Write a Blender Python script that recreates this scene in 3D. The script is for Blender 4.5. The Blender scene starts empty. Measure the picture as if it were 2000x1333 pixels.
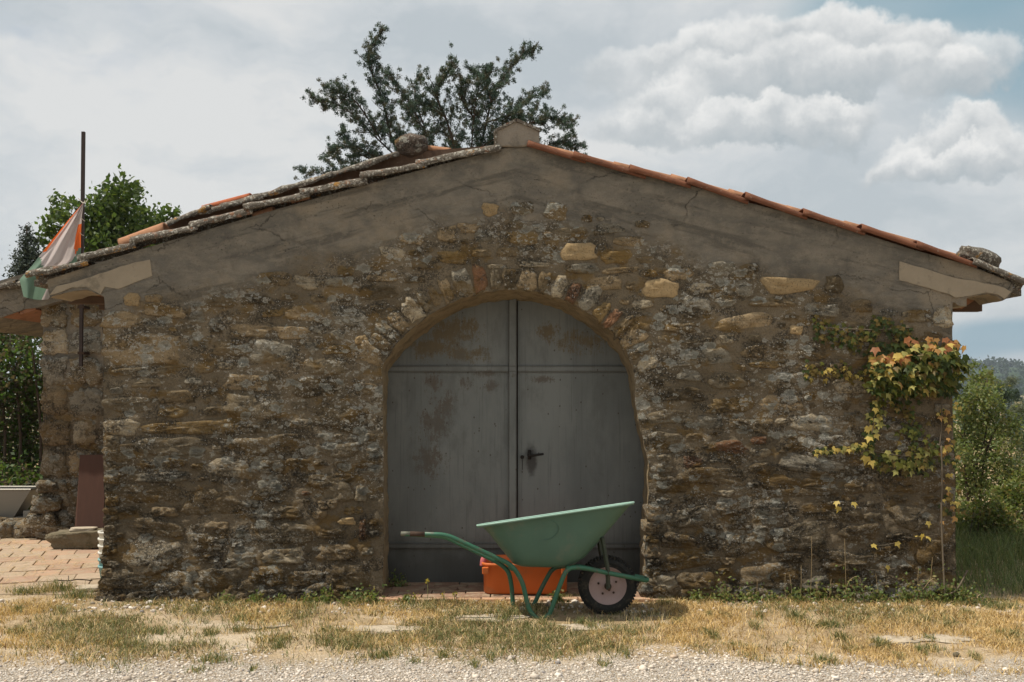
import bpy, math, random
import numpy as np
from mathutils import Vector
rad = math.radians
random.seed(7)
R = np.random.RandomState(11)
S = bpy.context.scene
COL = S.collection

# ------------------------------------------------------------------ camera
CAM = Vector((0.0, -7.0, 1.4)); F = 2030.0; HZ = 760.0
cam = bpy.data.objects.new('camera', bpy.data.cameras.new('camera'))
COL.objects.link(cam); S.camera = cam
cam.location = CAM; cam.rotation_euler = (rad(90), 0, 0)
cam.data.sensor_width = 36; cam.data.lens = 36 * F / 2000
cam.data.shift_y = (HZ - 666.5) / 2000
cam.data.clip_start = 0.1; cam.data.clip_end = 6000
S.view_settings.view_transform = 'Standard'; S.view_settings.look = 'None'
S.view_settings.exposure = 0.0; S.view_settings.gamma = 1

def P(px, py, y=0.0):
    d = y - CAM.y
    return Vector(((px - 1000) * d / F, y, CAM.z + (HZ - py) * d / F))

# ------------------------------------------------------------------ node helper
class NT:
    def __init__(s, nt): s.nt = nt
    def n(s, t, ins=None, **pr):
        nd = s.nt.nodes.new(t)
        for k, v in pr.items(): setattr(nd, k, v)
        for k, v in (ins or {}).items():
            if v is None: continue
            sk = nd.inputs[k]
            if isinstance(v, bpy.types.NodeSocket): s.nt.links.new(v, sk)
            else:
                if sk.type == 'RGBA' and len(v) == 3: v = (*v, 1)
                sk.default_value = v
        return nd
    def math(s, op, a, b=None, c=None, clamp=False):
        nd = s.n('ShaderNodeMath', {0: a}, operation=op, use_clamp=clamp)
        for i, v in ((1, b), (2, c)):
            if v is None: continue
            if isinstance(v, bpy.types.NodeSocket): s.nt.links.new(v, nd.inputs[i])
            else: nd.inputs[i].default_value = v
        return nd.outputs[0]
    def vm(s, op, a, b=None):
        nd = s.n('ShaderNodeVectorMath', {0: a}, operation=op)
        if b is not None:
            if isinstance(b, bpy.types.NodeSocket): s.nt.links.new(b, nd.inputs[1])
            else: nd.inputs[1].default_value = b
        return nd.outputs['Value'] if op in ('LENGTH', 'DOT_PRODUCT') else nd.outputs[0]
    def noise(s, v, sc, det=4, ro=.55, dist=0, col=False):
        return s.n('ShaderNodeTexNoise', {'Vector': v, 'Scale': sc, 'Detail': det, 'Roughness': ro, 'Distortion': dist}).outputs['Color' if col else 0]
    def vor(s, v, sc, feat='F1', rnd=1.0):
        return s.n('ShaderNodeTexVoronoi', {'Vector': v, 'Scale': sc, 'Randomness': rnd}, feature=feat)
    def mix(s, f, a, b, mode='MIX'):
        nd = s.n('ShaderNodeMix', {0: f, 6: a, 7: b}, data_type='RGBA', blend_type=mode)
        return nd.outputs[2]
    def step(s, v, a, b, o0=0.0, o1=1.0):
        return s.n('ShaderNodeMapRange', {0: v, 1: a, 2: b, 3: o0, 4: o1}, interpolation_type='SMOOTHSTEP').outputs[0]
    def sep(s, v): return s.n('ShaderNodeSeparateXYZ', {0: v}).outputs
    def pos(s): return s.n('ShaderNodeNewGeometry').outputs['Position']
    def attr(s, name): return s.n('ShaderNodeAttribute', attribute_name=name).outputs['Color']
    def bump(s, h, st, d, nrm=None):
        return s.n('ShaderNodeBump', {'Height': h, 'Strength': st, 'Distance': d, 'Normal': nrm}).outputs[0]

def material(name, fn):
    m = bpy.data.materials.new(name); m.use_nodes = True
    m.node_tree.nodes.clear(); t = NT(m.node_tree)
    out = t.n('ShaderNodeOutputMaterial')
    sh = fn(t); m.node_tree.links.new(sh, out.inputs['Surface'])
    return m
def pbsdf(t, col, rough=.85, nrm=None, metal=0.0, spec=.3, **k):
    return t.n('ShaderNodeBsdfPrincipled', {'Base Color': col, 'Roughness': rough, 'Normal': nrm, 'Metallic': metal, 'Specular IOR Level': spec, **k}).outputs[0]

# ------------------------------------------------------------------ world and sun
SUN_EL, SUN_Y = 63.0, -0.042
world = bpy.data.worlds.new('World'); S.world = world; world.use_nodes = True
world.node_tree.nodes.clear(); w = NT(world.node_tree)
wo = w.n('ShaderNodeOutputWorld')
sky = w.n('ShaderNodeTexSky', sky_type='NISHITA', sun_disc=False, sun_elevation=rad(SUN_EL), sun_rotation=rad(270),
          air_density=1.2, dust_density=1.5, ozone_density=1.0)
D = w.n('ShaderNodeTexCoord').outputs['Generated']
def blob(px, py, sx, sz):
    c = Vector(((px - 1000) / F, 1, (HZ - py) / F)); c.normalize()
    dv = w.vm('MULTIPLY', w.vm('SUBTRACT', D, tuple(c)), (1 / sx, .6 / sx, 1 / sz))
    return w.step(w.vm('LENGTH', dv), 0.55, 1.25, 1.0, 0.0)
Dw = w.vm('ADD', D, w.vm('MULTIPLY', w.vm('SUBTRACT', w.noise(D, 5, 5, .6, col=True), (.5, .5, .5)), (.16, .16, .10)))
Ds = w.vm('MULTIPLY', Dw, (1, 1, 3.0))
cover = w.step(w.noise(Ds, 2.1, 7, .55), .16, .40)
shade = w.noise(w.vm('ADD', Ds, (3.1, 1.7, .6)), 3.4, 8, .58)
veil = w.n('ShaderNodeValToRGB', {0: shade})
cr = veil.color_ramp; cr.elements[0].position = .38; cr.elements[0].color = (.53, .58, .61, 1)
cr.elements[1].position = .60; cr.elements[1].color = (.77, .775, .765, 1)
e = cr.elements.new(.5); e.color = (.655, .685, .70, 1)
skyc = w.mix(1.0, sky.outputs[0], (.105, .105, .105), 'MULTIPLY')
base = w.mix(w.math('MULTIPLY', cover, .95), skyc, veil.outputs[0])
# clear patches: the blue gaps the photograph shows low right and top right
for (px, py, sx, sz) in ((2050, 50, .09, .08), (1800, 0, .12, .025), (1990, 655, .07, .016), (1760, 690, .09, .012)):
    base = w.mix(w.math('MULTIPLY', blob(px, py, sx, sz), .85), base, (.28, .42, .50))
# cumulus: overlapping lobes, each with a sunlit top and a grey base
Wa = w.vm('SUBTRACT', w.noise(D, 26, 9, .62, col=True), (.5, .5, .5)); Wb = w.vm('SUBTRACT', w.noise(D, 9, 3, .5, col=True), (.5, .5, .5))
Dc = w.vm('ADD', D, w.vm('ADD', w.vm('MULTIPLY', Wa, (.060, .03, .050)), w.vm('MULTIPLY', Wb, (.06, .03, .05))))
n2 = w.math('SUBTRACT', w.noise(w.vm('ADD', D, (1, 5, 2)), 22, 9, .62), .5)
LOBES = [(1260, 150, 110, 58, .6), (1370, 120, 120, 60, .95), (1480, 105, 110, 62, 1), (1590, 70, 100, 62, 1), (1690, 75, 100, 62, 1), (1900, 130, 80, 62, .75), (1770, 105, 90, 62, 1), (1850, 165, 85, 55, .95), (1560, 135, 130, 55, 1),
         (1680, 150, 130, 52, 1), (1420, 165, 130, 50, .9), (1300, 215, 110, 56, .85), (1250, 250, 90, 45, .8), (1420, 245, 120, 44, .85), (1540, 232, 110, 42, 1), (1630, 240, 100, 42, 1),
         (1790, 315, 80, 44, .85), (1880, 275, 75, 52, .95), (1945, 300, 70, 50, .9), (1780, 325, 75, 32, .9), (1860, 325, 100, 36, .9)]
for (px, py, rx, rz_, al) in LOBES:
    c = Vector(((px - 1000) / F, 1, (HZ - py) / F)); k = 1 / c.length; c.normalize()
    dv = w.vm('MULTIPLY', w.vm('SUBTRACT', Dc, tuple(c)), (F / rx / k, .6 * F / rx / k, F / rz_ / k))
    m = w.math('MULTIPLY', w.step(w.vm('LENGTH', dv), .70, 1.10, 1.0, 0.0), al)
    tone = w.math('ADD', w.math('MULTIPLY_ADD', w.sep(dv)[2], .42, .56), w.math('MULTIPLY', n2, .9), clamp=True)
    rm = w.n('ShaderNodeValToRGB', {0: tone}); c_ = rm.color_ramp
    c_.elements[0].color = (.38, .445, .485, 1); c_.elements[1].color = (.88, .88, .865, 1); c_.elements[1].position = .92
    e_ = c_.elements.new(.56); e_.color = (.59, .62, .635, 1)
    base = w.mix(m, base, rm.outputs[0])
bg = w.n('ShaderNodeBackground', {0: base, 1: .98})
world.node_tree.links.new(bg.outputs[0], wo.inputs[0])

sun = bpy.data.objects.new('sun', bpy.data.lights.new('sun', 'SUN')); COL.objects.link(sun)
sun.data.energy = 5.0; sun.data.angle = rad(.5); sun.data.color = (1, .93, .81)
sd = Vector((-math.cos(rad(SUN_EL)), SUN_Y, math.sin(rad(SUN_EL))))
sun.rotation_euler = sd.to_track_quat('Z', 'Y').to_euler()

# ------------------------------------------------------------------ numpy noise
def vnoise(x, y, sc, seed=0):
    x = np.asarray(x, float) * sc; y = np.asarray(y, float) * sc
    xi = np.floor(x).astype(np.int64); yi = np.floor(y).astype(np.int64)
    fx = x - xi; fy = y - yi; fx = fx * fx * (3 - 2 * fx); fy = fy * fy * (3 - 2 * fy)
    def h(a, b):
        v = (a * 374761393 + b * 668265263 + seed * 974634777) & 0x7fffffff
        v = ((v ^ (v >> 13)) * 1274126177) & 0x7fffffff
        return ((v ^ (v >> 16)) & 0xffff) / 65535.0
    return (h(xi, yi) * (1 - fx) + h(xi + 1, yi) * fx) * (1 - fy) + (h(xi, yi + 1) * (1 - fx) + h(xi + 1, yi + 1) * fx) * fy
def fbm(x, y, sc, seed=0, o=4):
    s = 0; a = 1; t = 0
    for i in range(o):
        s = s + a * vnoise(x, y, sc * 2 ** i, seed + i); t += a; a *= .5
    return s / t
def sm(a, b, x):
    t = np.clip((x - a) / (b - a), 0, 1); return t * t * (3 - 2 * t)

# ------------------------------------------------------------------ mesh helper
def link(name, me, mat=None, parent=None, smooth=False):
    o = bpy.data.objects.new(name, me); COL.objects.link(o)
    if mat:
        for m in (mat if isinstance(mat, (list, tuple)) else [mat]): me.materials.append(m)
    if parent: o.parent = parent; o.matrix_parent_inverse = parent.matrix_world.inverted() if False else o.matrix_parent_inverse
    if smooth and len(me.polygons): me.polygons.foreach_set('use_smooth', [True] * len(me.polygons))
    return o
def np_mesh(name, V, Fc, tint=None):
    """V (n,3), Fc (m,k) all same k; tint per vertex (n,3)"""
    me = bpy.data.meshes.new(name); V = np.asarray(V, np.float32); Fc = np.asarray(Fc, np.int32)
    k = Fc.shape[1]
    me.vertices.add(len(V)); me.vertices.foreach_set('co', V.ravel())
    me.loops.add(Fc.size); me.loops.foreach_set('vertex_index', Fc.ravel())
    me.polygons.add(len(Fc)); me.polygons.foreach_set('loop_start', np.arange(len(Fc), dtype=np.int32) * k)
    me.polygons.foreach_set('loop_total', np.full(len(Fc), k, np.int32))
    if tint is not None:
        ca = me.color_attributes.new('tint', 'FLOAT_COLOR', 'POINT')
        c = np.ones((len(V), 4), np.float32); c[:, :3] = tint
        ca.data.foreach_set('color', c.ravel())
    me.update(calc_edges=True); me.validate()
    return me
class MB:
    def __init__(s): s.v = []; s.f = []; s.t = []; s.mi = []
    def add(s, vs, fs, tint=None, mi=0):
        b = len(s.v); s.v += [tuple(p) for p in vs]; s.f += [tuple(i + b for i in f) for f in fs]
        s.t += [tint or (1, 1, 1)] * len(vs); s.mi += [mi] * len(fs)
    def box(s, a, b, tint=None, mi=0):
        x0, y0, z0 = a; x1, y1, z1 = b
        vs = [(x0, y0, z0), (x1, y0, z0), (x1, y1, z0), (x0, y1, z0), (x0, y0, z1), (x1, y0, z1), (x1, y1, z1), (x0, y1, z1)]
        s.add(vs, [(0, 3, 2, 1), (4, 5, 6, 7), (0, 1, 5, 4), (1, 2, 6, 5), (2, 3, 7, 6), (3, 0, 4, 7)], tint, mi)
    def tube(s, pts, rr, seg=8, cap=True, tint=None, mi=0):
        pts = [Vector(p) for p in pts]; n = len(pts)
        if not hasattr(rr, '__len__'): rr = [rr] * n
        vs = []; up = Vector((.13, .97, .21)).normalized()
        for i, p in enumerate(pts):
            d = (pts[min(i + 1, n - 1)] - pts[max(i - 1, 0)]).normalized()
            a = d.cross(up)
            if a.length < 1e-3: a = d.cross(Vector((1, 0, 0)))
            a.normalize(); b = d.cross(a).normalized(); up = -b if b.dot(up) < 0 else b
            a = d.cross(up).normalized(); b = d.cross(a)
            for k in range(seg):
                t = 2 * math.pi * k / seg
                vs.append(p + (a * math.cos(t) + b * math.sin(t)) * rr[i])
        fs = [(i * seg + k, i * seg + (k + 1) % seg, (i + 1) * seg + (k + 1) % seg, (i + 1) * seg + k) for i in range(n - 1) for k in range(seg)]
        if cap: fs += [tuple(range(seg))[::-1], tuple((n - 1) * seg + k for k in range(seg))]
        s.add(vs, fs, tint, mi)
    def prism(s, poly, y0, y1, tint=None, mi=0):
        """poly: list of (x,z) ; extruded between y0 (front) and y1"""
        n = len(poly)
        vs = [(x, y0, z) for x, z in poly] + [(x, y1, z) for x, z in poly]
        s.add(vs, [tuple(range(n)), tuple(range(n, 2 * n))[::-1]] + [(i, i + n, (i + 1) % n + n, (i + 1) % n) for i in range(n)], tint, mi)
    def build(s, name, mat, parent=None, smooth=False, bevel=0):
        me = bpy.data.meshes.new(name); me.from_pydata(s.v, [], s.f)
        ca = me.color_attributes.new('tint', 'FLOAT_COLOR', 'POINT')
        ca.data.foreach_set('color', np.array([(*t, 1) for t in s.t], np.float32).ravel())
        o = link(name, me, mat, parent, smooth)
        if any(s.mi): me.polygons.foreach_set('material_index', s.mi)
        fixn(me)
        if bevel:
            m = o.modifiers.new('bevel', 'BEVEL'); m.width = bevel; m.segments = 2; m.limit_method = 'ANGLE'
        return o
import bmesh
def fixn(me):
    bm = bmesh.new(); bm.from_mesh(me); bmesh.ops.recalc_face_normals(bm, faces=bm.faces); bm.to_mesh(me); bm.free()
def spline(pts, n=6):
    pts = [Vector(p) for p in pts]; out = []
    for i in range(len(pts) - 1):
        p0 = pts[max(i - 1, 0)]; p1 = pts[i]; p2 = pts[i + 1]; p3 = pts[min(i + 2, len(pts) - 1)]
        for k in range(n):
            t = k / n
            out.append(.5 * ((2 * p1) + (p2 - p0) * t + (2 * p0 - 5 * p1 + 4 * p2 - p3) * t * t + (3 * p1 - p0 - 3 * p2 + p3) * t ** 3))
    return out + [pts[-1]]
def bend(pts, r=.04, n=5):
    """polyline with rounded corners"""
    pts = [Vector(p) for p in pts]; out = [pts[0]]
    for i in range(1, len(pts) - 1):
        a, b, c = pts[i - 1], pts[i], pts[i + 1]
        d1 = min(r, (a - b).length * .45); d2 = min(r, (c - b).length * .45)
        p = b + (a - b).normalized() * d1; q = b + (c - b).normalized() * d2
        for k in range(n + 1):
            t = k / n; out.append(p * (1 - t) ** 2 + b * 2 * t * (1 - t) + q * t * t)
    return out + [pts[-1]]
def tag(o, label=None, cat=None, group=None, kind=None):
    if label: o['label'] = label
    if cat: o['category'] = cat
    if group: o['group'] = group
    if kind: o['kind'] = kind
    return o
def thing(name, label, cat, group=None, loc=(0, 0, 0)):
    o = bpy.data.objects.new(name, None); COL.objects.link(o); o.location = loc; o.empty_display_size = .1
    return tag(o, label, cat, group)

# ------------------------------------------------------------------ materials
def weather(t, base, Pp, lich=1.0, grime=1.0):
    """natural age marks of the masonry: black algae, ochre and grey lichen, white specks"""
    Pw = t.vm('ADD', Pp, t.vm('MULTIPLY', t.vm('SUBTRACT', t.noise(Pp, 20, 6, .7, col=True), (.5, .5, .5)), (.10, .10, .08)))
    Pz = t.vm('MULTIPLY', Pw, (1, 1, 1.7))
    g1 = t.step(t.noise(t.vm('MULTIPLY', Pw, (1, 1, 2.0)), 4.5, 5, .62), .465, .575)
    g2 = t.step(t.noise(Pp, 60, 4, .7), .36, .58)
    g = t.math('MULTIPLY', g1, g2)
    c = t.mix(t.math('MULTIPLY', g, .86 * grime), base, (.026, .024, .020))
    oc = t.step(t.noise(t.vm('ADD', Pz, (4, 2, 7)), 5, 5, .6), .53, .63)
    c = t.mix(t.math('MULTIPLY', oc, .62), c, (.165, .098, .028))
    reg = t.step(t.noise(t.vm('ADD', Pp, (9, 3, 1)), 1.7, 3), .42, .60)
    for sc, thr, th, col, am in ((9, .58, .42, (.29, .29, .25), .85), (20, .56, .38, (.37, .355, .305), .9), (44, .58, .34, (.46, .43, .37), .9)):
        v = t.vor(Pz, sc); rr = t.sep(v.outputs['Color'])[0]
        on = t.math('GREATER_THAN', rr, t.math('SUBTRACT', 1.0, t.math('MULTIPLY', reg, 1 - thr)))
        d = v.outputs['Distance']
        m = t.math('MULTIPLY', t.step(d, th, th + .07, 1, 0), on)
        crust = t.step(t.noise(Pp, 110, 4, .7), .3, .6, .35, 1.0)
        ring = t.step(d, th * .35, th * .95, .62, 1.1)
        lc = t.mix(1.0, col, t.n('ShaderNodeCombineColor', {0: ring, 1: ring, 2: ring}).outputs[0], 'MULTIPLY')
        c = t.mix(t.math('MULTIPLY', t.math('MULTIPLY', m, crust), am * lich), c, lc)
    v = t.vor(Pp, 105); rr = t.sep(v.outputs['Color'])[1]
    m = t.math('MULTIPLY', t.math('LESS_THAN', v.outputs['Distance'], t.math('MULTIPLY', t.sep(v.outputs['Color'])[2], .38)), t.math('GREATER_THAN', rr, .62))
    m = t.math('MULTIPLY', m, t.math('MAXIMUM', g, .03))
    c = t.mix(t.math('MULTIPLY', m, .9 * lich), c, (.60, .58, .54))
    return c
def f_mortar(t):
    Pp = t.pos(); x, y, z = t.sep(Pp)
    n = t.noise(Pp, 3, 6, .6)
    c = t.mix(t.step(n, .35, .65), (.142, .112, .073), (.235, .186, .124))
    c = t.mix(t.step(t.noise(Pp, 120, 3, .7), .35, .7, 0, .5), c, (.055, .042, .03))
    # plaster band follows the roof slope: grey lime render above, tan pointing below
    ax = t.math('ABSOLUTE', t.math('ADD', x, -.03))
    line = t.math('SUBTRACT', t.math('SUBTRACT', 2.60, t.math('MULTIPLY', ax, .262)), z)
    lw = t.math('ADD', line, t.math('MULTIPLY', t.math('SUBTRACT', t.noise(Pp, 2.6, 5, .6), .5), .5))
    pl = t.step(lw, -.10, .10, 1, 0)
    pg = t.mix(t.step(t.noise(t.vm('MULTIPLY', Pp, (1, 1, 2)), 4, 6, .65), .35, .68), (.150, .135, .112), (.245, .212, .166))
    pg = t.mix(t.step(t.noise(t.vm('ADD', Pp, (5, 1, 1)), 1.6, 5, .6), .5, .64, 0, .7), pg, (.31, .25, .175))
    # trowel layers running parallel to the roof
    sl = t.math('ADD', z, t.math('MULTIPLY', ax, .262))
    lay = t.noise(t.n('ShaderNodeCombineXYZ', {0: t.math('MULTIPLY', x, 1.2), 2: t.math('MULTIPLY', sl, 11)}).outputs[0], 1, 5, .6)
    pg = t.mix(t.step(lay, .50, .62, 0, .75), pg, (.11, .098, .080))
    pg = t.mix(t.step(t.noise(t.vm('MULTIPLY', Pp, (1, 1, 1.6)), 9, 8, .75), .50, .62, 0, .5), pg, (.28, .238, .182))
    pg = t.mix(1.0, pg, t.mix(t.noise(Pp, 150, 4, .8), (.62, .62, .62), (1.38, 1.38, 1.38)), 'MULTIPLY')
    pits = t.math('MULTIPLY', t.step(t.noise(Pp, 75, 3, .6), .60, .68), t.step(t.noise(Pp, 3.2, 3), .45, .6))
    pg = t.mix(t.math('MULTIPLY', pits, .75), pg, (.03, .026, .02))
    Pc = t.vm('ADD', t.vm('MULTIPLY', Pp, (1, 1, 1.6)), t.vm('MULTIPLY', t.noise(Pp, 7, 5, .7, col=True), (.22, .22, .25)))
    cv = t.vor(Pc, 1.7, 'DISTANCE_TO_EDGE').outputs['Distance']
    cr_ = t.math('MULTIPLY', t.step(cv, .002, .008, 1, 0), t.step(t.noise(Pp, 1.9, 2), .46, .56))
    pg = t.mix(t.math('MULTIPLY', cr_, .5), pg, (.018, .015, .012))
    cw = weather(t, c, Pp, .8, .85)
    pgw = t.mix(t.step(t.noise(t.vm('MULTIPLY', Pp, (1, 1, .5)), 5, 5, .6), .55, .72, 0, .55), pg, (.08, .073, .062))
    col = t.mix(pl, cw, pgw)
    h = t.math('ADD', t.noise(Pp, 28, 6, .65), t.math('MULTIPLY', t.noise(Pp, 120, 4, .7), .45))
    h = t.math('ADD', h, t.math('MULTIPLY', t.math('MULTIPLY', t.noise(t.vm('MULTIPLY', Pp, (1, 1, 1.7)), 7, 8, .7), pl), 1.8))
    h = t.math('SUBTRACT', h, t.math('MULTIPLY', t.math('MULTIPLY', cr_, pl), .8))
    h = t.math('SUBTRACT', h, t.math('MULTIPLY', t.math('MULTIPLY', pits, pl), .5))
    lo = t.step(z, 1.7, .7, .014, .034)
    h = t.math('MULTIPLY', h, lo)
    return pbsdf(t, col, .92, t.bump(h, 1.0, 1.0), spec=.15)
M_mortar = material('lime_mortar', f_mortar)
def f_stone(t):
    Pp = t.pos(); tint = t.attr('tint')
    n = t.noise(t.vm('MULTIPLY', Pp, (1, 1, 2.4)), 14, 6, .65)
    c = t.mix(1.0, tint, t.mix(n, (.55, .55, .55), (1.75, 1.68, 1.55)), 'MULTIPLY')
    c = t.mix(t.step(t.noise(Pp, 90, 4, .7), .50, .68, 0, .6), c, (.04, .03, .02))
    c = t.mix(t.math('MULTIPLY', t.step(t.noise(t.vm('ADD', Pp, (3, 9, 5)), 55, 5, .75), .52, .60), t.step(t.sep(Pp)[2], 1.6, .8, .15, .7)), c, (.33, .285, .22))  # pale crust flecks, denser low down, painted to suggest raking sunlight
    c = weather(t, c, Pp, 1.0, .9)
    h = t.math('ADD', t.noise(t.vm('MULTIPLY', Pp, (1, 1, 2)), 22, 6, .7), t.math('MULTIPLY', t.noise(Pp, 110, 4, .75), .5))
    h = t.math('MULTIPLY', h, t.step(t.sep(Pp)[2], 1.7, .7, .018, .048))
    return pbsdf(t, c, .9, t.bump(h, 1.0, 1.0), spec=.15)
M_stone = material('rubble_stone', f_stone)
def f_clean(t):
    Pp = t.pos(); tint = t.attr('tint')
    n = t.noise(t.vm('MULTIPLY', Pp, (1, 1, 2)), 12, 6, .65)
    c = t.mix(1.0, tint, t.mix(n, (.55, .55, .55), (1.4, 1.35, 1.3)), 'MULTIPLY')
    c = t.mix(t.step(t.noise(Pp, 80, 4, .7), .52, .66, 0, .55), c, (.05, .04, .025))
    h = t.math('ADD', t.noise(Pp, 30, 6, .7), t.math('MULTIPLY', t.noise(Pp, 140, 3, .7), .4))
    return pbsdf(t, c, .9, t.bump(h, .8, .012), spec=.15)
M_clean = material('bare_stone', f_clean)
def f_tile(t, dirty):
    Pp = t.pos(); tint = t.attr('tint')
    c = t.mix(1.0, tint, t.mix(t.noise(Pp, 18, 5, .6), (.6, .58, .55), (1.35, 1.3, 1.25)), 'MULTIPLY')
    if dirty:
        c = t.mix(t.step(t.noise(Pp, 20, 5, .65), .32, .44, 0, .95), c, (.105, .092, .074))
        v = t.vor(t.vm('ADD', Pp, t.vm('MULTIPLY', t.noise(Pp, 40, 5, .7, col=True), (.05, .05, .05))), 42)
        m = t.math('MULTIPLY', t.step(v.outputs['Distance'], .36, .46, 1, 0), t.math('GREATER_THAN', t.sep(v.outputs['Color'])[0], .48))
        c = t.mix(t.math('MULTIPLY', m, .85), c, (.36, .34, .29))
        c = t.mix(t.step(t.noise(t.vm('ADD', Pp, (2, 8, 4)), 9, 5, .6), .60, .66, 0, .85), c, (.30, .15, .03))
        c = t.mix(t.math('MULTIPLY', t.math('LESS_THAN', t.vor(Pp, 90).outputs['Distance'], .24), .7), c, (.45, .43, .38))
    else:
        c = t.mix(t.step(t.noise(Pp, 45, 4, .7), .60, .72, 0, .5), c, (.36, .30, .24))
        c = t.mix(t.step(t.noise(Pp, 10, 5, .6), .56, .7, 0, .55), c, (.06, .035, .025))
    h = t.noise(Pp, 60, 5, .7)
    return pbsdf(t, c, .9, t.bump(h, .7, .012 if dirty else .005), spec=.2)
M_tile = material('terracotta', lambda t: f_tile(t, False))
M_tile_old = material('lichened_terracotta', lambda t: f_tile(t, True))
def f_door(t):
    Pp = t.pos(); x, y, z = t.sep(Pp)
    c = t.mix(t.step(t.noise(t.vm('MULTIPLY', Pp, (1, 1, .4)), 3, 5, .6), .35, .65), (.122, .128, .121), (.168, .174, .163))
    # vertical drips
    dr = t.noise(t.vm('MULTIPLY', Pp, (70, 1, 2.2)), 1, 4, .6)
    c = t.mix(t.step(dr, .52, .75, 0, .35), c, (.05, .048, .043))
    def patch(px, py, rx, rz):
        p = P(px, py, .42)
        dx = t.math('DIVIDE', t.math('SUBTRACT', x, p.x), rx); dz = t.math('DIVIDE', t.math('SUBTRACT', z, p.z), rz)
        return t.math('SUBTRACT', 1.0, t.math('SQRT', t.math('ADD', t.math('MULTIPLY', dx, dx), t.math('MULTIPLY', dz, dz))))
    rn = t.math('ADD', t.math('MULTIPLY', t.math('SUBTRACT', t.noise(Pp, 9, 6, .7), .5), 3.2),
                t.math('ADD', t.math('MULTIPLY', t.math('SUBTRACT', t.noise(t.vm('MULTIPLY', Pp, (75, 1, 14)), 1, 4, .75), .5), 2.2), t.math('MULTIPLY', t.math('SUBTRACT', t.noise(Pp, 110, 3, .7), .5), 1.6)))
    def pset(lst):
        m = None
        for a in lst:
            k = patch(*a); m = k if m is None else t.math('MAXIMUM', m, k)
        return t.step(t.math('ADD', m, rn), .05, .75)
    r1 = pset([(880, 650, .24, .16), (850, 680, .22, .10), (930, 690, .10, .07), (1140, 670, .20, .10), (1070, 650, .10, .08), (900, 690, .22, .08)])
    r2 = pset([(845, 750, .09, .09), (905, 748, .07, .06), (870, 790, .10, .12), (962, 755, .10, .05), (850, 830, .15, .12), (1060, 742, .10, .03), (840, 900, .12, .14), (960, 730, .2, .03)])
    rustc = t.mix(t.noise(Pp, 30, 4), (.075, .052, .020), (.135, .092, .036))
    c = t.mix(t.math('MULTIPLY', r1, .85), c, rustc)
    c = t.mix(t.math('MULTIPLY', r2, .8), c, t.mix(t.noise(Pp, 40, 3), (.06, .046, .032), (.105, .078, .052)))
    edge = None
    for py_ in (716, 726, 1063, 1071):
        k = t.math('SUBTRACT', 1.0, t.math('DIVIDE', t.math('ABSOLUTE', t.math('SUBTRACT', z, P(0, py_, .41).z)), .010)); edge = k if edge is None else t.math('MAXIMUM', edge, k)
    for px_ in (994, 1008):
        k = t.math('SUBTRACT', 1.0, t.math('DIVIDE', t.math('ABSOLUTE', t.math('SUBTRACT', x, P(px_, 0, .39).x)), .008)); edge = t.math('MAXIMUM', edge, k)
    ed = t.step(t.math('ADD', edge, t.math('MULTIPLY', t.math('SUBTRACT', t.noise(Pp, 22, 6, .75), .5), 1.6)), .1, .9, 0, .5)
    c = t.mix(ed, c, (.045, .032, .022))
    c = t.mix(t.step(t.noise(t.vm('MULTIPLY', Pp, (1.4, 1, .7)), 4, 7, .7), .50, .68, 0, .45), c, (.085, .086, .078))
    sp = t.vor(t.vm('MULTIPLY', Pp, (1, 1, .7)), 26)
    spm = t.math('MULTIPLY', t.math('LESS_THAN', sp.outputs['Distance'], .13), t.math('GREATER_THAN', t.sep(sp.outputs['Color'])[0], .72))
    c = t.mix(t.math('MULTIPLY', spm, .8), c, (.05, .035, .022))
    # lock stain, then darkening towards the foot of the door
    st = t.step(t.math('ADD', patch(1038, 900, .05, .16), t.math('MULTIPLY', t.math('SUBTRACT', t.noise(Pp, 20, 4), .5), .8)), 0, .6, 0, .85)
    c = t.mix(st, c, (.035, .03, .026))
    gr = t.step(t.math('ADD', z, t.math('MULTIPLY', t.math('SUBTRACT', t.noise(Pp, 5, 5, .6), .5), .35)), .12, .42, .7, 0)
    c = t.mix(gr, c, (.028, .027, .023))
    return pbsdf(t, c, .55, t.bump(t.math('ADD', t.noise(Pp, 2.2, 2), t.math('MULTIPLY', t.noise(Pp, 90, 3), .06)), .35, .03), spec=.35)
M_door = material('grey_door_paint', f_door)
def simple(name, col, rough=.7, var=.25, sc=20, bmp=.3, dist=.004, metal=0.0, spec=.3, tint=False, dirt=None, streak=(1, 1, 1)):
    def f(t):
        Pp = t.pos(); b = t.attr('tint') if tint else col
        q = t.vm('MULTIPLY', Pp, streak)
        c = t.mix(1.0, b, t.mix(t.noise(q, sc, 5, .6), (1 - var,) * 3, (1 + var,) * 3), 'MULTIPLY')
        if dirt:
            c = t.mix(t.step(t.noise(t.vm('ADD', q, (3, 3, 3)), sc * .6, 6, .7), dirt[0], dirt[0] + .14, 0, dirt[1]), c, dirt[2])
        return pbsdf(t, c, rough, t.bump(t.noise(q, sc * 3, 4, .65), bmp, dist), metal, spec)
    return material(name, f)
M_rust = simple('rusted_iron', (.05, .03, .02), .85, .4, 40)
M_polepaint = simple('rusty_pole_paint', (.045, .032, .028), .7, .5, 30)
M_green = simple('green_tray_paint', (.070, .138, .104), .50, .16, 7, .15, .003, spec=.4, dirt=(.50, .45, (.15, .16, .125)))
M_frame = simple('green_frame_paint', (.035, .125, .075), .45, .2, 30, .2, .002, spec=.4, dirt=(.52, .75, (.10, .085, .06)))
M_rubber = simple('black_rubber', (.016, .016, .015), .85, .3, 60, .5, .003, dirt=(.5, .5, (.08, .065, .045)))
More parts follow.
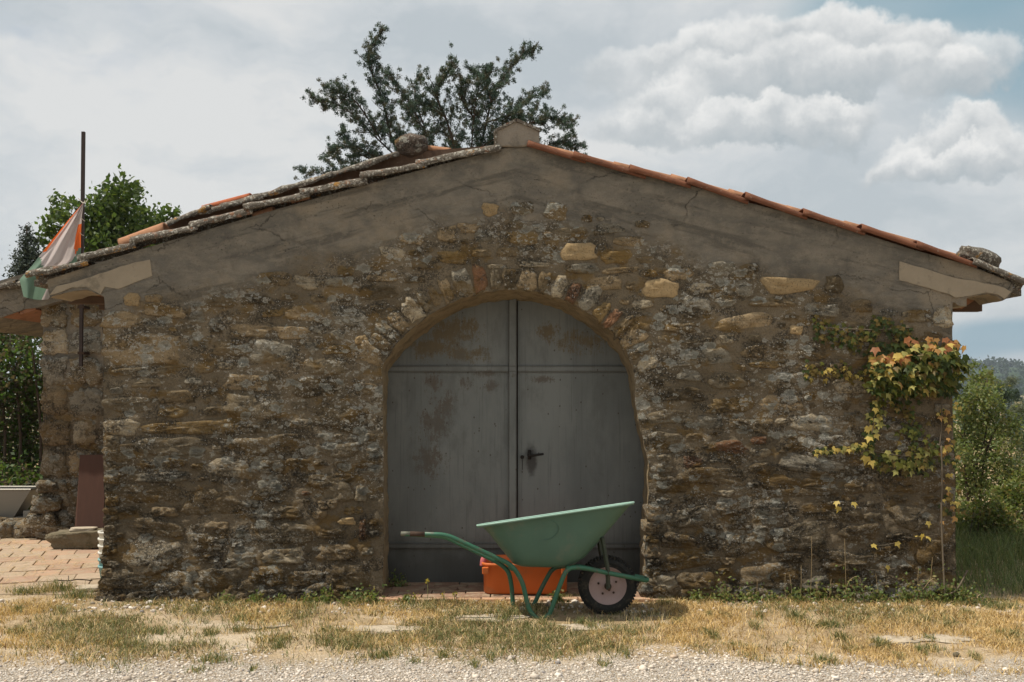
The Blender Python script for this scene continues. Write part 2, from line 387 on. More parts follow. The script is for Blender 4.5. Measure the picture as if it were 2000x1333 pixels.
M_rim = simple('faded_wheel_rim', (.34, .25, .235), .65, .2, 9, .3, .002, dirt=(.48, .6, (.17, .12, .095)))
M_orange = simple('orange_plastic', (.56, .135, .028), .5, .12, 8, .1, .002, spec=.35, dirt=(.50, .5, (.36, .14, .06)))
M_pink = simple('pink_cloth', (.45, .12, .13), .9, .2, 30)
M_steel = simple('brushed_steel', (.24, .225, .195), .5, .1, 5, .15, .002, .25, streak=(1, 1, 18))
M_black = simple('blackened_iron', (.018, .014, .011), .8, .3, 40)
M_board = simple('red_brown_board', (.070, .030, .018), .7, .25, 4, .2, .003, streak=(9, 9, .6), dirt=(.62, .3, (.14, .08, .05)))
M_wood = simple('dark_wood', (.10, .06, .035), .85, .3, 12, .5, .006)
M_pale = simple('pale_limestone', (.44, .37, .28), .9, .25, 14, .8, .012, dirt=(.5, .55, (.20, .155, .10)))
M_trough = simple('mossy_stone', (.17, .14, .09), .95, .4, 14, 1.0, .02, dirt=(.5, .6, (.06, .055, .025)))
M_render = simple('smooth_render_patch', (.30, .245, .175), .9, .2, 9, .7, .010, dirt=(.52, .6, (.13, .11, .08)))
M_soffit = simple('arch_render', (.27, .205, .12), .92, .40, 11, 1.0, .02, dirt=(.48, .65, (.15, .11, .065)))
M_gravel = simple('gravel_stone', None, .9, .18, 60, .4, .003, tint=True)
M_paver = simple('clay_paver', None, .9, .25, 16, .6, .006, tint=True, dirt=(.46, .65, (.36, .29, .20)))
M_white = simple('white_plastic', (.62, .60, .54), .5, .05, 10)
M_teal = simple('faded_teal_plastic', (.20, .36, .36), .5, .2, 18, dirt=(.5, .6, (.55, .5, .4)))
M_rope = simple('pale_cord', (.55, .50, .42), .9)
M_seed = simple('dead_stem', (.38, .28, .15), .9, .2)
def f_leaf(t, trans=.35, rough=.5):
    c = t.attr('tint'); Pp = t.pos()
    c = t.mix(1.0, c, t.mix(t.noise(Pp, 35, 3), (.75, .75, .75), (1.25, 1.25, 1.25)), 'MULTIPLY')
    a = pbsdf(t, c, rough, spec=.3)
    b = t.n('ShaderNodeBsdfTranslucent', {'Color': t.mix(1.0, c, (1.25, 1.2, .7), 'MULTIPLY')}).outputs[0]
    return t.n('ShaderNodeMixShader', {0: trans, 1: a, 2: b}).outputs[0]
M_leaf = material('leaf', lambda t: f_leaf(t, .42))
M_needle = material('needle', lambda t: f_leaf(t, .12, .7))
M_grass = material('grass_blade', lambda t: f_leaf(t, .25, .65))
M_bark = simple('bark', (.075, .055, .04), .95, .4, 25, .9, .01)

# ------------------------------------------------------------------ ground
def f_ground(t):
    Pp = t.pos(); x, y, z = t.sep(Pp)
    n = t.noise(Pp, 2.2, 6, .6)
    soil = t.mix(t.step(n, .35, .65), (.37, .265, .145), (.54, .42, .28))
    soil = t.mix(t.step(t.noise(Pp, 45, 4, .7), .45, .68, 0, .6), soil, (.17, .115, .06))
    pale = t.step(t.noise(t.vm('ADD', Pp, (7, 3, 0)), 1.3, 5, .65), .50, .62, 0, .75)
    soil = t.mix(pale, soil, (.60, .50, .375))
    gv = t.vor(Pp, 95); gc = t.mix(t.sep(gv.outputs['Color'])[0], (.40, .36, .31), (.66, .63, .59))
    gc = t.mix(t.step(gv.outputs['Distance'], .35, .62), gc, (.33, .27, .20))
    gc = t.mix(t.step(t.noise(Pp, 1.6, 5, .6), .56, .70, 0, .6), gc, (.42, .32, .21))
    edge = t.math('ADD', y, t.math('ADD', t.math('MULTIPLY', t.math('SUBTRACT', t.noise(Pp, 2.4, 5, .6), .5), .75), t.math('MULTIPLY', x, -.012)))
    isg = t.step(edge, -1.80, -1.46, 1, 0)
    near = t.mix(isg, soil, gc)
    far = t.mix(t.step(t.noise(Pp, .012, 5, .6), .42, .58), (.10, .105, .045), (.30, .21, .11))
    far = t.mix(t.step(t.noise(t.vm('ADD', Pp, (50, 9, 0)), .035, 5, .6), .50, .56), far, (.055, .075, .03))
    hill = t.mix(t.step(t.noise(Pp, .03, 6, .7), .40, .62), (.022, .042, .020), (.048, .072, .032))
    far = t.mix(t.step(y, 560, 760), far, hill)
    dist = t.step(t.vm('LENGTH', Pp), 14, 40)
    c = t.mix(dist, near, far)
    hh = t.math('ADD', t.math('MULTIPLY', gv.outputs['Distance'], -.6), t.noise(Pp, 40, 5, .7))
    return pbsdf(t, c, .95, t.bump(hh, t.step(dist, 0, 1, .9, .1), .02), spec=.1)
M_ground = material('ground', f_ground)
def terrain(x, y):
    z = (fbm(x, y, 1.3, 5, 3) - .5) * .035 * sm(0, -.4, y) * sm(9, 6, np.abs(x))
    r = np.hypot(x * .8, np.maximum(y, 0))
    z = z - 13 * sm(9, 75, r) * sm(-6, 4, y)
    z = z + 10 * sm(130, 700, y)
    z = z + sm(650, 1250, y) * (14 + 20 * np.exp(-((x - 520) / 115.0) ** 2) + 14 * np.exp(-((x + 300) / 400.0) ** 2) + 6 * (fbm(x, y, .004, 9, 3) - .5)) + sm(40, 400, y) * 5 * (fbm(x, y, .006, 3, 3) - .5)
    return z
def axis(lim, near, step, growth):
    a = list(np.arange(0, near, step)); d = step
    while a[-1] < lim: d *= growth; a.append(a[-1] + d)
    return np.array(a)
ax_ = axis(2200, 5.5, .09, 1.12); gx = np.concatenate([-ax_[:0:-1], ax_])
ay_ = axis(2400, 1.2, .09, 1.10); by_ = axis(60, 4, .09, 1.3); gy = np.concatenate([-by_[:0:-1], ay_])
X, Y = np.meshgrid(gx, gy); Z = terrain(X, Y)
ny, nx = X.shape; idx = np.arange(nx * ny).reshape(ny, nx)
Q = np.stack([idx[:-1, :-1], idx[:-1, 1:], idx[1:, 1:], idx[1:, :-1]], -1).reshape(-1, 4)
gnd = link('ground', np_mesh('ground', np.stack([X, Y, Z], -1).reshape(-1, 3), Q), M_ground, smooth=True)
gnd['kind'] = 'structure'
def gz(x, y): return float(terrain(np.array([float(x)]), np.array([float(y)]))[0])

# ------------------------------------------------------------------ barn front wall
def px2(poly): return [((a - 1000) / 290.0, CAM.z + (HZ - b) / 290.0) for a, b in poly]
OUT_TOP = [(92, 547), (175, 520), (270, 489), (395, 452), (545, 408), (700, 365), (830, 330), (985, 290), (1040, 288), (1130, 309), (1230, 338), (1340, 360), (1450, 393), (1565, 423), (1675, 453), (1780, 487), (1895, 519), (1950, 541), (1978, 553)]
OUT_R = [(1979, 567), (1972, 580), (1958, 588), (1948, 579), (1930, 574), (1905, 578), (1888, 582), (1889, 599), (1872, 597), (1861, 587), (1860, 640), (1861, 800), (1858, 1000), (1853, 1182)]
OUT_L = [(212, 1182), (209, 1000), (203, 820), (203, 760), (201, 640), (205, 600), (203, 580), (196, 577), (170, 566), (150, 568), (120, 574), (97, 581), (93, 560)]
OUTLINE = px2(OUT_TOP + OUT_R + OUT_L)
OPEN = [(751, 1200), (751, 1000), (748, 850), (747, 735), (744, 724), (754, 704), (772, 674), (801, 645), (848, 609), (899, 584), (950, 570), (1000, 565), (1051, 570), (1105, 587), (1155, 615), (1198, 651), (1223, 683), (1234, 712), (1238, 730), (1239, 770), (1246, 820), (1257, 865), (1265, 905), (1265, 970), (1258, 1060), (1256, 1200)]
def densify(pl, st=.02, jit=0.0, seed=1):
    rr = random.Random(seed); out = []
    for (a, b) in zip(pl[:-1], pl[1:]):
        n = max(1, int(math.hypot(b[0] - a[0], b[1] - a[1]) / st))
        for k in range(n):
            t = k / n; out.append((a[0] + (b[0] - a[0]) * t + rr.uniform(-jit, jit), a[1] + (b[1] - a[1]) * t + rr.uniform(-jit, jit)))
    return out + [pl[-1]]
OPENW = densify(px2(OPEN), .035, .004, 3)
OUTW = OUTLINE + [OUTLINE[0]]
TOPW = densify(px2(OUT_TOP), .06, .003, 5)
def wallY(x, z):
    """front surface of the wall: vertical above, swelling outward towards its foot"""
    x = np.asarray(x, float); z = np.asarray(z, float)
    b = -.12 * np.clip((1.30 - z) / 1.30, 0, 1.15) ** 1.0 * (1 - .35 * sm(-.2, -1.6, x) * sm(.1, .7, z)) 
    n = (fbm(x, z, 2.2, 21, 3) - .5) * .04 * sm(2.6, 1.4, z) + (fbm(x, z * 1.6, 11, 31, 3) - .5) * .020 * sm(2.3, 1.6, z) + (fbm(x, z * 1.7, 30, 51, 2) - .5) * .016 * sm(1.7, .8, z)
    d = sm(.35, .0, np.minimum(np.abs(x + .86), np.abs(x - .9))) * sm(1.4, .9, z)
    return b * (1 - .25 * d) + n
def inside(poly, x, z):
    c = np.zeros(x.shape, bool); n = len(poly); j = n - 1
    for i in range(n):
        xi, zi = poly[i]; xj, zj = poly[j]
        if zi != zj:
            c ^= ((zi > z) != (zj > z)) & (x < (xj - xi) * (z - zi) / (zj - zi) + xi)
        j = i
    return c
def nearest(pl, x, z):
    best = (1e9, x, z)
    for (a, b) in zip(pl[:-1], pl[1:]):
        dx, dz = b[0] - a[0], b[1] - a[1]; L = dx * dx + dz * dz or 1e-9
        t = min(1, max(0, ((x - a[0]) * dx + (z - a[1]) * dz) / L))
        qx, qz = a[0] + t * dx, a[1] + t * dz; d = (qx - x) ** 2 + (qz - z) ** 2
        if d < best[0]: best = (d, qx, qz)
    return best
barn = thing('stone_barn', 'low rubble stone barn with terracotta tiled roof and arched double door', 'barn')
st = .0125
gx = np.arange(-3.2, 3.45, st); gzs = np.arange(-.08, 3.1, st)
X, Z = np.meshgrid(gx, gzs)
ins = inside(OUTLINE, X, Z) & ~inside(OPENW, X, Z)
k = ins.astype(int); cnt = k[:-1, :-1] + k[1:, :-1] + k[:-1, 1:] + k[1:, 1:]
keep = cnt >= 2
idx = np.arange(X.size).reshape(X.shape)
Q = np.stack([idx[:-1, :-1], idx[:-1, 1:], idx[1:, 1:], idx[1:, :-1]], -1)[keep]
used = np.zeros(X.size, bool); used[Q.ravel()] = True
need = np.where(used & ~ins.ravel())[0]
Xf = X.ravel().copy(); Zf = Z.ravel().copy()
for i in need:
    a = nearest(OPENW, Xf[i], Zf[i]); b = nearest(OUTW, Xf[i], Zf[i])
    c = a if a[0] < b[0] else b
    Xf[i], Zf[i] = c[1], c[2]
Yf = wallY(Xf, Zf)
mp = -np.ones(X.size, int); mp[used] = np.arange(used.sum())
wall = link('wall', np_mesh('wall', np.stack([Xf, Yf, Zf], -1)[used], mp[Q]), M_mortar, barn, smooth=True)
# returns of the wall: side walls, verge underside, arch soffit
def ribbon(name, pl, y1, mat, parent, ny=6, jit=.0, closed=False, y0=None):
    V = []; Fq = []; n = len(pl)
    for j in range(ny + 1):
        t = j / ny
        for (x, z) in pl:
            if name == 'arch_soffit': x = x * (1 + t * (.030 - .058 * min(1, max(0, (z - 1.35) / .35)))); z = z - .035 * t * (z > 1.55) * min(1, (z - 1.55) * 4)
            ya = float(wallY(x, z)) if y0 is None else y0
            q = (x, ya + (y1 - ya) * t, z)
            V.append((q[0] + (random.uniform(-jit, jit) if j else 0), q[1], q[2] + (random.uniform(-jit, jit) if j else 0)))
    for j in range(ny):
        for i in range(n - 1): Fq.append((j * n + i, j * n + i + 1, (j + 1) * n + i + 1, (j + 1) * n + i))
    return link(name, np_mesh(name, V, Fq), mat, parent, smooth=True)
ribbon('arch_soffit', OPENW, .44, M_soffit, wall, 10, .006)
ribbon('side_wall', densify(px2(OUT_L[:7]), .05, .006), 2.5, M_mortar, barn, 20, .012)
ribbon('side_wall', densify(px2(OUT_R[9:]), .05, .006), 2.5, M_mortar, barn, 20, .012)
ribbon('eave_soffit', densify(px2(OUT_L[6:]), .03, .003), .34, M_render, barn, 5, .003)
ribbon('eave_soffit', densify(px2(OUT_R[:10]), .03, .003), .34, M_render, barn, 5, .003)

# ------------------------------------------------------------------ stones of the wall
PAL = {'t': (.29, .22, .135), 'y': (.39, .285, .155), 'o': (.21, .145, .065), 'r': (.20, .105, .058), 'd': (.115, .088, .053), 'g': (.225, .205, .165), 'p': (.37, .315, .23), 'b': (.17, .128, .076), 'c': (.19, .155, .105)}
HAND = [(957, 410, 32, 27, 3, 'y'), (1085, 414, 44, 33, 12, 'b'), (1020, 406, 44, 24, -5, 'c'), (803, 467, 45, 20, 6, 't'), (872, 458, 38, 30, 0, 't'),
 (943, 462, 34, 20, -8, 'g'), (1130, 492, 66, 36, 0, 'y'), (1190, 447, 58, 20, -4, 'g'), (1228, 472, 60, 20, 3, 't'), (1255, 438, 26, 14, 0, 'c'),
 (915, 446, 40, 20, 0, 't'), (1048, 443, 15, 8, 0, 'y'), (1045, 517, 60, 12, 2, 'p'), (968, 521, 34, 8, -2, 'p'), (1180, 553, 68, 28, -3, 't'),
 (1290, 564, 72, 36, 2, 'y'), (1540, 558, 108, 32, 0, 'y'), (1630, 557, 38, 36, 0, 'd'), (1255, 595, 40, 17, -5, 'p'), (1213, 528, 70, 12, -4, 't'),
 (1325, 536, 60, 24, -8, 't'), (1410, 525, 56, 28, 0, 'g'), (1440, 563, 60, 34, 4, 'g'), (1360, 592, 56, 24, 12, 'g'), (1418, 592, 36, 18, 0, 'g'),
 (675, 530, 32, 20, 0, 'o'), (603, 553, 56, 26, 4, 'p'), (535, 545, 68, 26, 2, 'b'), (655, 551, 40, 20, 4, 'g'), (258, 585, 32, 26, 2, 'y'),
 (300, 583, 34, 17, -3, 't'), (595, 612, 72, 32, 2, 't'), (385, 620, 32, 22, 0, 'g'), (323, 607, 82, 26, 6, 't'), (240, 625, 78, 32, 0, 't'),
 (278, 683, 155, 60, 0, 't'), (292, 724, 150, 14, -3, 'c'), (237, 835, 66, 30, 0, 'p'), (375, 835, 192, 26, -2, 'o'), (536, 690, 88, 46, 6, 'g'),
 (705, 664, 26, 16, -12, 'y'), (885, 503, 60, 26, 3, 'o'), (1020, 465, 60, 26, 4, 'o'), (830, 515, 60, 24, 0, 'b'), (1425, 873, 62, 24, 2, 'r'),
 (1352, 902, 38, 22, 0, 'r'), (1390, 930, 126, 34, 4, 'b'), (1555, 645, 26, 18, 10, 'y'), (1500, 712, 70, 14, 0, 'o'), (1840, 620, 38, 42, 0, 'p'),
 (1790, 618, 60, 24, 0, 'c'), (1755, 825, 120, 40, 0, 'c'), (1780, 945, 130, 36, 0, 'b'), (640, 985, 40, 18, -6, 't'), (678, 1018, 32, 14, 0, 'y'),
 (705, 965, 22, 30, 0, 'p'), (708, 1035, 14, 44, 0, 'r'), (318, 932, 104, 20, -2, 'g'), (335, 872, 140, 36, 0, 'c'), (660, 960, 60, 44, 0, 'c'),
 (640, 940, 100, 30, 0, 'd'), (500, 585, 60, 20, 0, 'd'), (430, 590, 56, 22, 0, 'b'), (1510, 590, 90, 18, 0, 'b'), (1330, 770, 90, 26, 0, 'd'),
 (1312, 945, 70, 34, 6, 'd'), (1330, 640, 66, 20, 0, 'b'), (1245, 640, 50, 22, 10, 'b'), (1465, 830, 84, 26, 8, 'b'), (1300, 860, 60, 30, 0, 'c'),
 (250, 790, 92, 30, 0, 'c'), (345, 775, 80, 26, 0, 'b'), (232, 885, 60, 34, 0, 'b'), (300, 1095, 110, 56, -14, 'p'), (250, 1130, 90, 34, 4, 'c'),
 (345, 1140, 60, 44, 0, 'p'), (430, 1130, 80, 40, 0, 'c'), (520, 1125, 70, 36, 0, 'o'), (600, 1130, 60, 30, 0, 't'), (675, 1125, 90, 46, 0, 'b'),
 (470, 1095, 60, 30, 0, 'c'), (1290, 1140, 60, 30, 0, 'p'), (1360, 1135, 70, 36, 0, 'b'), (1450, 1060, 80, 40, -12, 'b'), (1560, 1050, 110, 50, -10, 'c'),
 (1650, 1100, 100, 40, 4, 'd'), (1790, 1010, 90, 50, 0, 'c'), (1700, 1140, 90, 36, 0, 'd'), (1820, 1080, 60, 50, 0, 'b'), (1345, 1010, 90, 36, -6, 'c')]
stones = []     # (cx, cy, w, h, rot, key, proud)
occ = np.zeros((420, 850), bool)    # 2 px cells from (190, 370)
OX, OY = 190, 370
yy, xx = np.mgrid[0:420, 0:850]; cxp = xx * 2 + OX; cyp = yy * 2 + OY
lim = np.interp(cxp, [200, 240, 420, 540, 640, 760, 860, 1000, 1100, 1230, 1290, 1340, 1450, 1600, 1690, 1760, 1862], [600, 570, 585, 530, 520, 470, 440, 392, 395, 432, 500, 520, 510, 545, 585, 605, 596])
lim = lim + (fbm(cxp, cyp, .02, 44, 3) - .5) * 40
occ |= cyp < lim
occ |= inside([(a, b) for a, b in OPEN], (cxp - 1000) * .97 + 1000, (cyp - 700) * .985 + 706)
occ |= (cxp < 203) | (cxp > 1862) | (cyp > 1168)
def rect_cells(cx, cy, w, h, m): 
    return slice(max(0, int((cy - h / 2 - m - OY) / 2)), max(0, int((cy + h / 2 + m - OY) / 2) + 1)), slice(max(0, int((cx - w / 2 - m - OX) / 2)), max(0, int((cx + w / 2 + m - OX) / 2) + 1))
for hst in HAND:
    stones.append((*hst, .022)); a, b = rect_cells(hst[0], hst[1], hst[2], hst[3], 1); occ[a, b] = True
# voussoirs of the arch and the jamb stones
AC, AR = (990, 849), 277
ang = -63.0; kk = 0
vk = 'tbctpcbtgtcdtbpcgocbtbptct'
while ang < 61:
    wd = random.uniform(17, 27) if kk % 4 else random.uniform(28, 36); ln = random.uniform(40, 56)
    if abs(ang) < 8 and wd > 24: ln = 42
    a_mid = ang + math.degrees(wd / 2 / 300)
    rr_ = AR + 7 + ln / 2
    cx = AC[0] + math.sin(rad(a_mid)) * rr_; cy = AC[1] - math.cos(rad(a_mid)) * rr_
    key = 'r' if abs(a_mid + 12) < 3 or abs(a_mid - 24) < 2 or abs(a_mid - 44) < 2 else vk[kk % len(vk)]
    stones.append((cx, cy, wd, ln, a_mid, key, .0301))
    ang += math.degrees((wd + random.uniform(3, 7)) / 300); kk += 1
rr2 = np.hypot(cxp - AC[0], cyp - AC[1]); occ |= (rr2 > 260) & (rr2 < 332) & (cyp < 735)
for (w_, h_, n_) in ((120, 42, 260), (92, 36, 700), (74, 30, 1200), (58, 27, 2200), (46, 22, 4000), (34, 17, 6000), (24, 13, 6000), (16, 9, 5000)):
    for _ in range(n_):
        ww = w_ * random.uniform(.85, 1.2); hh = h_ * random.uniform(.75, 1.2)
        cx = random.uniform(205 + ww / 2, 1860 - ww / 2); cy = random.uniform(400, 1166 - hh / 2)
        a, b = rect_cells(cx, cy, ww, hh, 2)
        if occ[a, b].any(): continue
        occ[a, b] = True
        key = random.choices('todgpbcry', [15, 9, 20, 18, 5, 26, 28, .5, .5])[0]
        stones.append((cx, cy, ww, hh, random.gauss(0, 4), key, random.uniform(.008, .026)))
def stone_mesh(cx, cz, w, h, rot, proud, rnd, n=14, yfun=None, back=.035):
    V = []; p = rnd.uniform(3.5, 7.5); ph = rnd.uniform(0, 6); sk = rnd.gauss(0, .16); sk2 = rnd.gauss(0, .10)
    jit = [rnd.gauss(0, .075) for _ in range(n)]; MT = np.array((.11, .082, .055)); TT = []
    tiltx, tiltz = rnd.gauss(0, .35), rnd.gauss(0, .35)
    ca, sa = math.cos(rot), math.sin(rot)
    rings = ((1.06, -back / max(proud, 1e-3), .9), (1.0, .0, .75), (.93, .70, .15), (.64, 1.0, 0), (.28, 1.0, 0))
    for sc, k, mt in rings:
        for i in range(n):
            t = 2 * math.pi * (i + .5) / n
            c, s = math.cos(t), math.sin(t)
            r = (abs(c) ** p + abs(s) ** p) ** (-1 / p) * (1 + jit[i] + .05 * math.sin(3 * t + ph))
            u = r * c * w / 2 * sc * (1 + sk * s); v = r * s * h / 2 * sc * (1 + sk2 * c); TT.append(max(0, min(1, mt + (rnd.gauss(0, .15) if mt else 0))))
            x = cx + u * ca - v * sa; z = cz + u * sa + v * ca
            yy = k * proud * (1 + (tiltx * r * c + tiltz * r * s) * sc if k > 0 else 1)
            yy += rnd.gauss(0, .0035 + .0045 * max(0, min(1, 1.3 - cz)) * (yfun is not None)) if k > .2 else 0
            V.append((x, (float(yfun[0](x, z)) if yfun else 0) - yy, z))
    V.append((cx, (float(yfun[0](cx, cz)) if yfun else 0) - proud * 1.03, cz))
    Fc = []
    m = len(rings)
    for j in range(m - 1):
        for i in range(n):
            a, b = j * n + i, j * n + (i + 1) % n
            Fc += [(a, b, b + n), (a, b + n, a + n)]
    for i in range(n): Fc.append(((m - 1) * n + i, (m - 1) * n + (i + 1) % n, m * n))
    TT.append(0); stone_mesh.mt = np.array(TT)[:, None]
    return np.array(V), np.array(Fc)
def edge_tint(c): return c * (1 - stone_mesh.mt) + np.array((.18, .138, .085)) * stone_mesh.mt
# fast wallY lookup on a grid
LX = np.arange(-3.3, 3.4, .02); LZ = np.arange(-.2, 3.2, .02)
LG = wallY(*np.meshgrid(LX, LZ))
def wy(x, z):
    i = min(max(int((x + 3.3) / .02), 0), LG.shape[1] - 1); j = min(max(int((z + .2) / .02), 0), LG.shape[0] - 1)
    return LG[j, i]
stones.sort(key=lambda s: -s[2] * s[3])
rnd = random.Random(5); small = []
for i, (cx, cy, w_, h_, rot, key, proud) in enumerate(stones):
    x, z = (cx - 1000) / 290, CAM.z + (HZ - cy) / 290
    sc_ = (7 + wy(x, z)) / 7; x *= sc_; z = CAM.z + (z - CAM.z) * sc_
    pr = proud * (.50 + .55 * max(0, min(1, (1.2 - z) / 1.0)))
    V, Fc = stone_mesh(x, z, w_ / 290, h_ / 290, -rad(rot), pr, rnd, 18 if i < 300 else 10, (wy,))
    c = np.array(PAL[key]) * rnd.uniform(.75, 1.15)
    clean = key == 'y'
    if i < 290:
        link('stone', np_mesh('stone', V, Fc, edge_tint(c)), M_clean if clean else M_stone, wall, smooth=True)
    else: small.append((V, Fc, edge_tint(c)))
def join(name, parts, mat, parent=None, smooth=True):
    V = np.concatenate([p[0] for p in parts]); off = np.cumsum([0] + [len(p[0]) for p in parts[:-1]])
    Fc = np.concatenate([p[1] + o for p, o in zip(parts, off)])
    T = np.concatenate([np.tile(p[2], (len(p[0]), 1)) if np.ndim(p[2]) == 1 else p[2] for p in parts])
    return link(name, np_mesh(name, V, Fc, T), mat, parent, smooth=smooth)
tag(join('rubble', small, M_stone, wall), kind='stuff')
# protruding quoins on the lower left and right corners and rough footing stones
rnd = random.Random(9)
foot = []
for i in range(64):
    cx = rnd.choice([rnd.uniform(218, 740), rnd.uniform(1272, 1840)]); sz = rnd.uniform(22, 60)
    x = (cx - 1000) / 290; z = rnd.uniform(.0, .07)
    V, Fc = stone_mesh(x, z, sz / 290, sz * .55 / 290, rnd.gauss(0, .15), rnd.uniform(.015, .04), rnd, 10, (wy,))
    foot.append((V, Fc, np.array(PAL[rnd.choice('dtcbb')])))
tag(join('footing', foot, M_stone, wall), kind='stuff')
cs = []
yq = 828
while yq < 1160: hq = rnd.uniform(13, 30); cs.append((217 + rnd.uniform(-1.5, 1.5), yq + hq / 2, hq)); yq += hq + 1
yq = 985
while yq < 1160: hq = rnd.uniform(14, 32); cs.append((1266 + rnd.uniform(-4, 4), yq + hq / 2, hq)); yq += hq + 1
for cx, cy, h_ in cs:
    x = (cx - 1000) / 290; z = CAM.z + (HZ - cy) / 290
    V, Fc = stone_mesh(x + .018, z, rnd.uniform(.08, .11), h_ / 290, rnd.gauss(0, .06), rnd.uniform(.012, .03), rnd, 14, (wy,), .12)
    V[:, 1] -= .0
    link('corner_stone', np_mesh('corner_stone', V, Fc, np.tile(np.array(PAL[rnd.choice('tbcdo')]), (len(V), 1))), M_stone, wall, smooth=True)
# smoother render patches at both eaves
for poly in ([(98, 578), (112, 560), (180, 541), (250, 517), (294, 508), (298, 540), (262, 552), (232, 566), (205, 561), (196, 575), (170, 562), (140, 563)],
             [(1757, 512), (1800, 523), (1850, 540), (1920, 553), (1962, 563), (1974, 571), (1962, 585), (1948, 576), (1925, 572), (1900, 576), (1866, 583), (1852, 575), (1800, 560), (1755, 548)]):
    mb = MB(); pw = densify(px2(poly + [poly[0]]), .05, .004, 8)[:-1]
    mb.prism(pw, -.007, .02); mb.build('render_patch', M_render, barn)

# ------------------------------------------------------------------ doors
dy = .42
def dp(px, py, y=dy): p = P(px, py, y); return p.x, p.z
doors = thing('double_door', 'grey rust stained metal double door closed under the stone arch', 'door', loc=(0, 0, 0))
for (xa, xb) in ((735, 1004), (1011.5, 1290)):
    mb = MB(); pl = []
    seams = [540, 718, 836, 950, 1068, 1166]
    for a, b in zip(seams[:-1], seams[1:]):
        x0, z1 = dp(xa, a); x1, z0 = dp(xb, b)
        bow = .004
        mb.box((x0, dy + (.003 if seams.index(a) % 2 else .0045), z0), (x1, dy + .05, z1))
    leaf = mb.build('door_leaf', M_door, doors)
    for (ya, yb, pr) in ((715, 727, .014), (1062, 1072, .014)):
        mb = MB(); x0, z1 = dp(xa, ya, dy - .014); x1, z0 = dp(xb if xb > 1100 else 994, yb, dy - .014)
        mb.box((x0, dy - pr, z0), (x1 if xb > 1100 else x1 - .002, dy + .004, z1)); mb.build('rail', M_door, leaf, bevel=.002)
    if xa < 800:
        mb = MB(); x0, z1 = dp(994, 560, dy - .03); x1, z0 = dp(1009, 1166, dy - .03)
        mb.box((x0, dy - .03, z0), (x1, dy + .01, z1)); mb.build('closing_strip', M_door, leaf, bevel=.003)
    else:
        mb = MB(); p = P(1034, 889, dy)
        mb.tube([p + Vector((0, .0, 0)), p + Vector((0, -.05, 0))], .016, 10)
        mb.tube(bend([p + Vector((-.01, -.05, -.006)), p + Vector((.03, -.05, .0)), p + Vector((.10, -.045, .010))], .02), [.009] * 7 + [.008], 8)
        mb.tube([p + Vector((0, -.010, -.030)), p + Vector((0, -.010, .036))], .012, 8)
        hd = mb.build('handle', M_black, leaf, smooth=True)
        mb = MB(); q = P(1020, 893, dy)
        mb.tube([q + Vector((0, .0, 0)), q + Vector((0, -.018, 0))], .014, 12)
        mb.tube([q + Vector((.0, -.02, 0)), q + Vector((.001, -.022, -.09))], .0022, 6)
        mb.build('lock', M_black, leaf)
# dark interior closure behind leaf gap
mb = MB(); mb.box((-1.2, dy + .06, -.05), (1.25, dy + .10, 2.3)); mb.build('door_backing', M_rust, doors)

# brick threshold
thr = thing('door_threshold', 'worn brick threshold paving in front of the grey door', 'paving')
rnd = random.Random(3)
for row, (y0, y1) in enumerate(((-.165, -.105), (-.10, .01), (.015, .125), (.13, .24), (.245, .355), (.36, .47))):
    x = -1.0 - .06 * (row % 2)
    while x < 1.02:
        wdt = .23 if row else .16
        mb = MB(); t_ = rnd.uniform(.8, 1.15); hz_ = .018 + rnd.uniform(-.003, .003)
        mb.box((x, y0, -.03), (x + wdt - .007, y1, hz_), (.25 * t_, .15 * t_, .10 * t_) if row else (.45 * t_, .27 * t_, .17 * t_))  # front row coloured paler as the sunlit strip before the door
        mb.build('brick', M_paver, thr, bevel=.004); x += wdt

# ------------------------------------------------------------------ roof
def barrel(p0, p1, r0, r1, th=.014, seg=10, nlen=8, rough=0.0, arc=1.0, rnd=random.Random(1), flat=1.0, up=True, ex=.62):
    """half-round clay tile lying from p0 (upper end) to p1 (lower end)"""
    p0, p1 = Vector(p0), Vector(p1); d = (p1 - p0).normalized(); side = Vector((0, 1, 0)); nrm = side.cross(d).normalized()
    if nrm.z < 0: nrm = -nrm
    if not up: nrm = -nrm
    V = []
    for j in range(nlen + 1):
        c = p0.lerp(p1, j / nlen); r = r0 + (r1 - r0) * j / nlen
        for lay in (0, 1):
            rr = r - lay * th
            for i in range(seg + 1):
                a = math.pi * (i / seg) * arc + math.pi * (1 - arc) / 2
                ca_, sa_ = math.cos(a), math.sin(a); ca_ = math.copysign(abs(ca_) ** ex, ca_); sa_ = abs(sa_) ** ex
                V.append(c + side * ca_ * rr + nrm * sa_ * rr * flat + Vector([rnd.gauss(0, rough) for _ in range(3)]))
    W = 2 * (seg + 1); Fc = []
    for j in range(nlen):
        for i in range(seg):
            a = j * W + i; Fc.append((a, a + 1, a + 1 + W, a + W))
            b = a + seg + 1; Fc.append((b, b + W, b + 1 + W, b + 1))
        for e in (0, seg):
            a = j * W + e; b = a + seg + 1; Fc.append((a, a + W, b + W, b) if e == 0 else (a, b, b + W, a + W))
    for j in (0, nlen):
        for i in range(seg):
            a = j * W + i; b = a + seg + 1
            Fc.append((a, b, b + 1, a + 1) if j == 0 else (a, a + 1, b + 1, b))
    return np.array([tuple(v) for v in V]), np.array(Fc)
roof = bpy.data.objects.new('roof', None); COL.objects.link(roof); roof.parent = barn
rnd = random.Random(4)
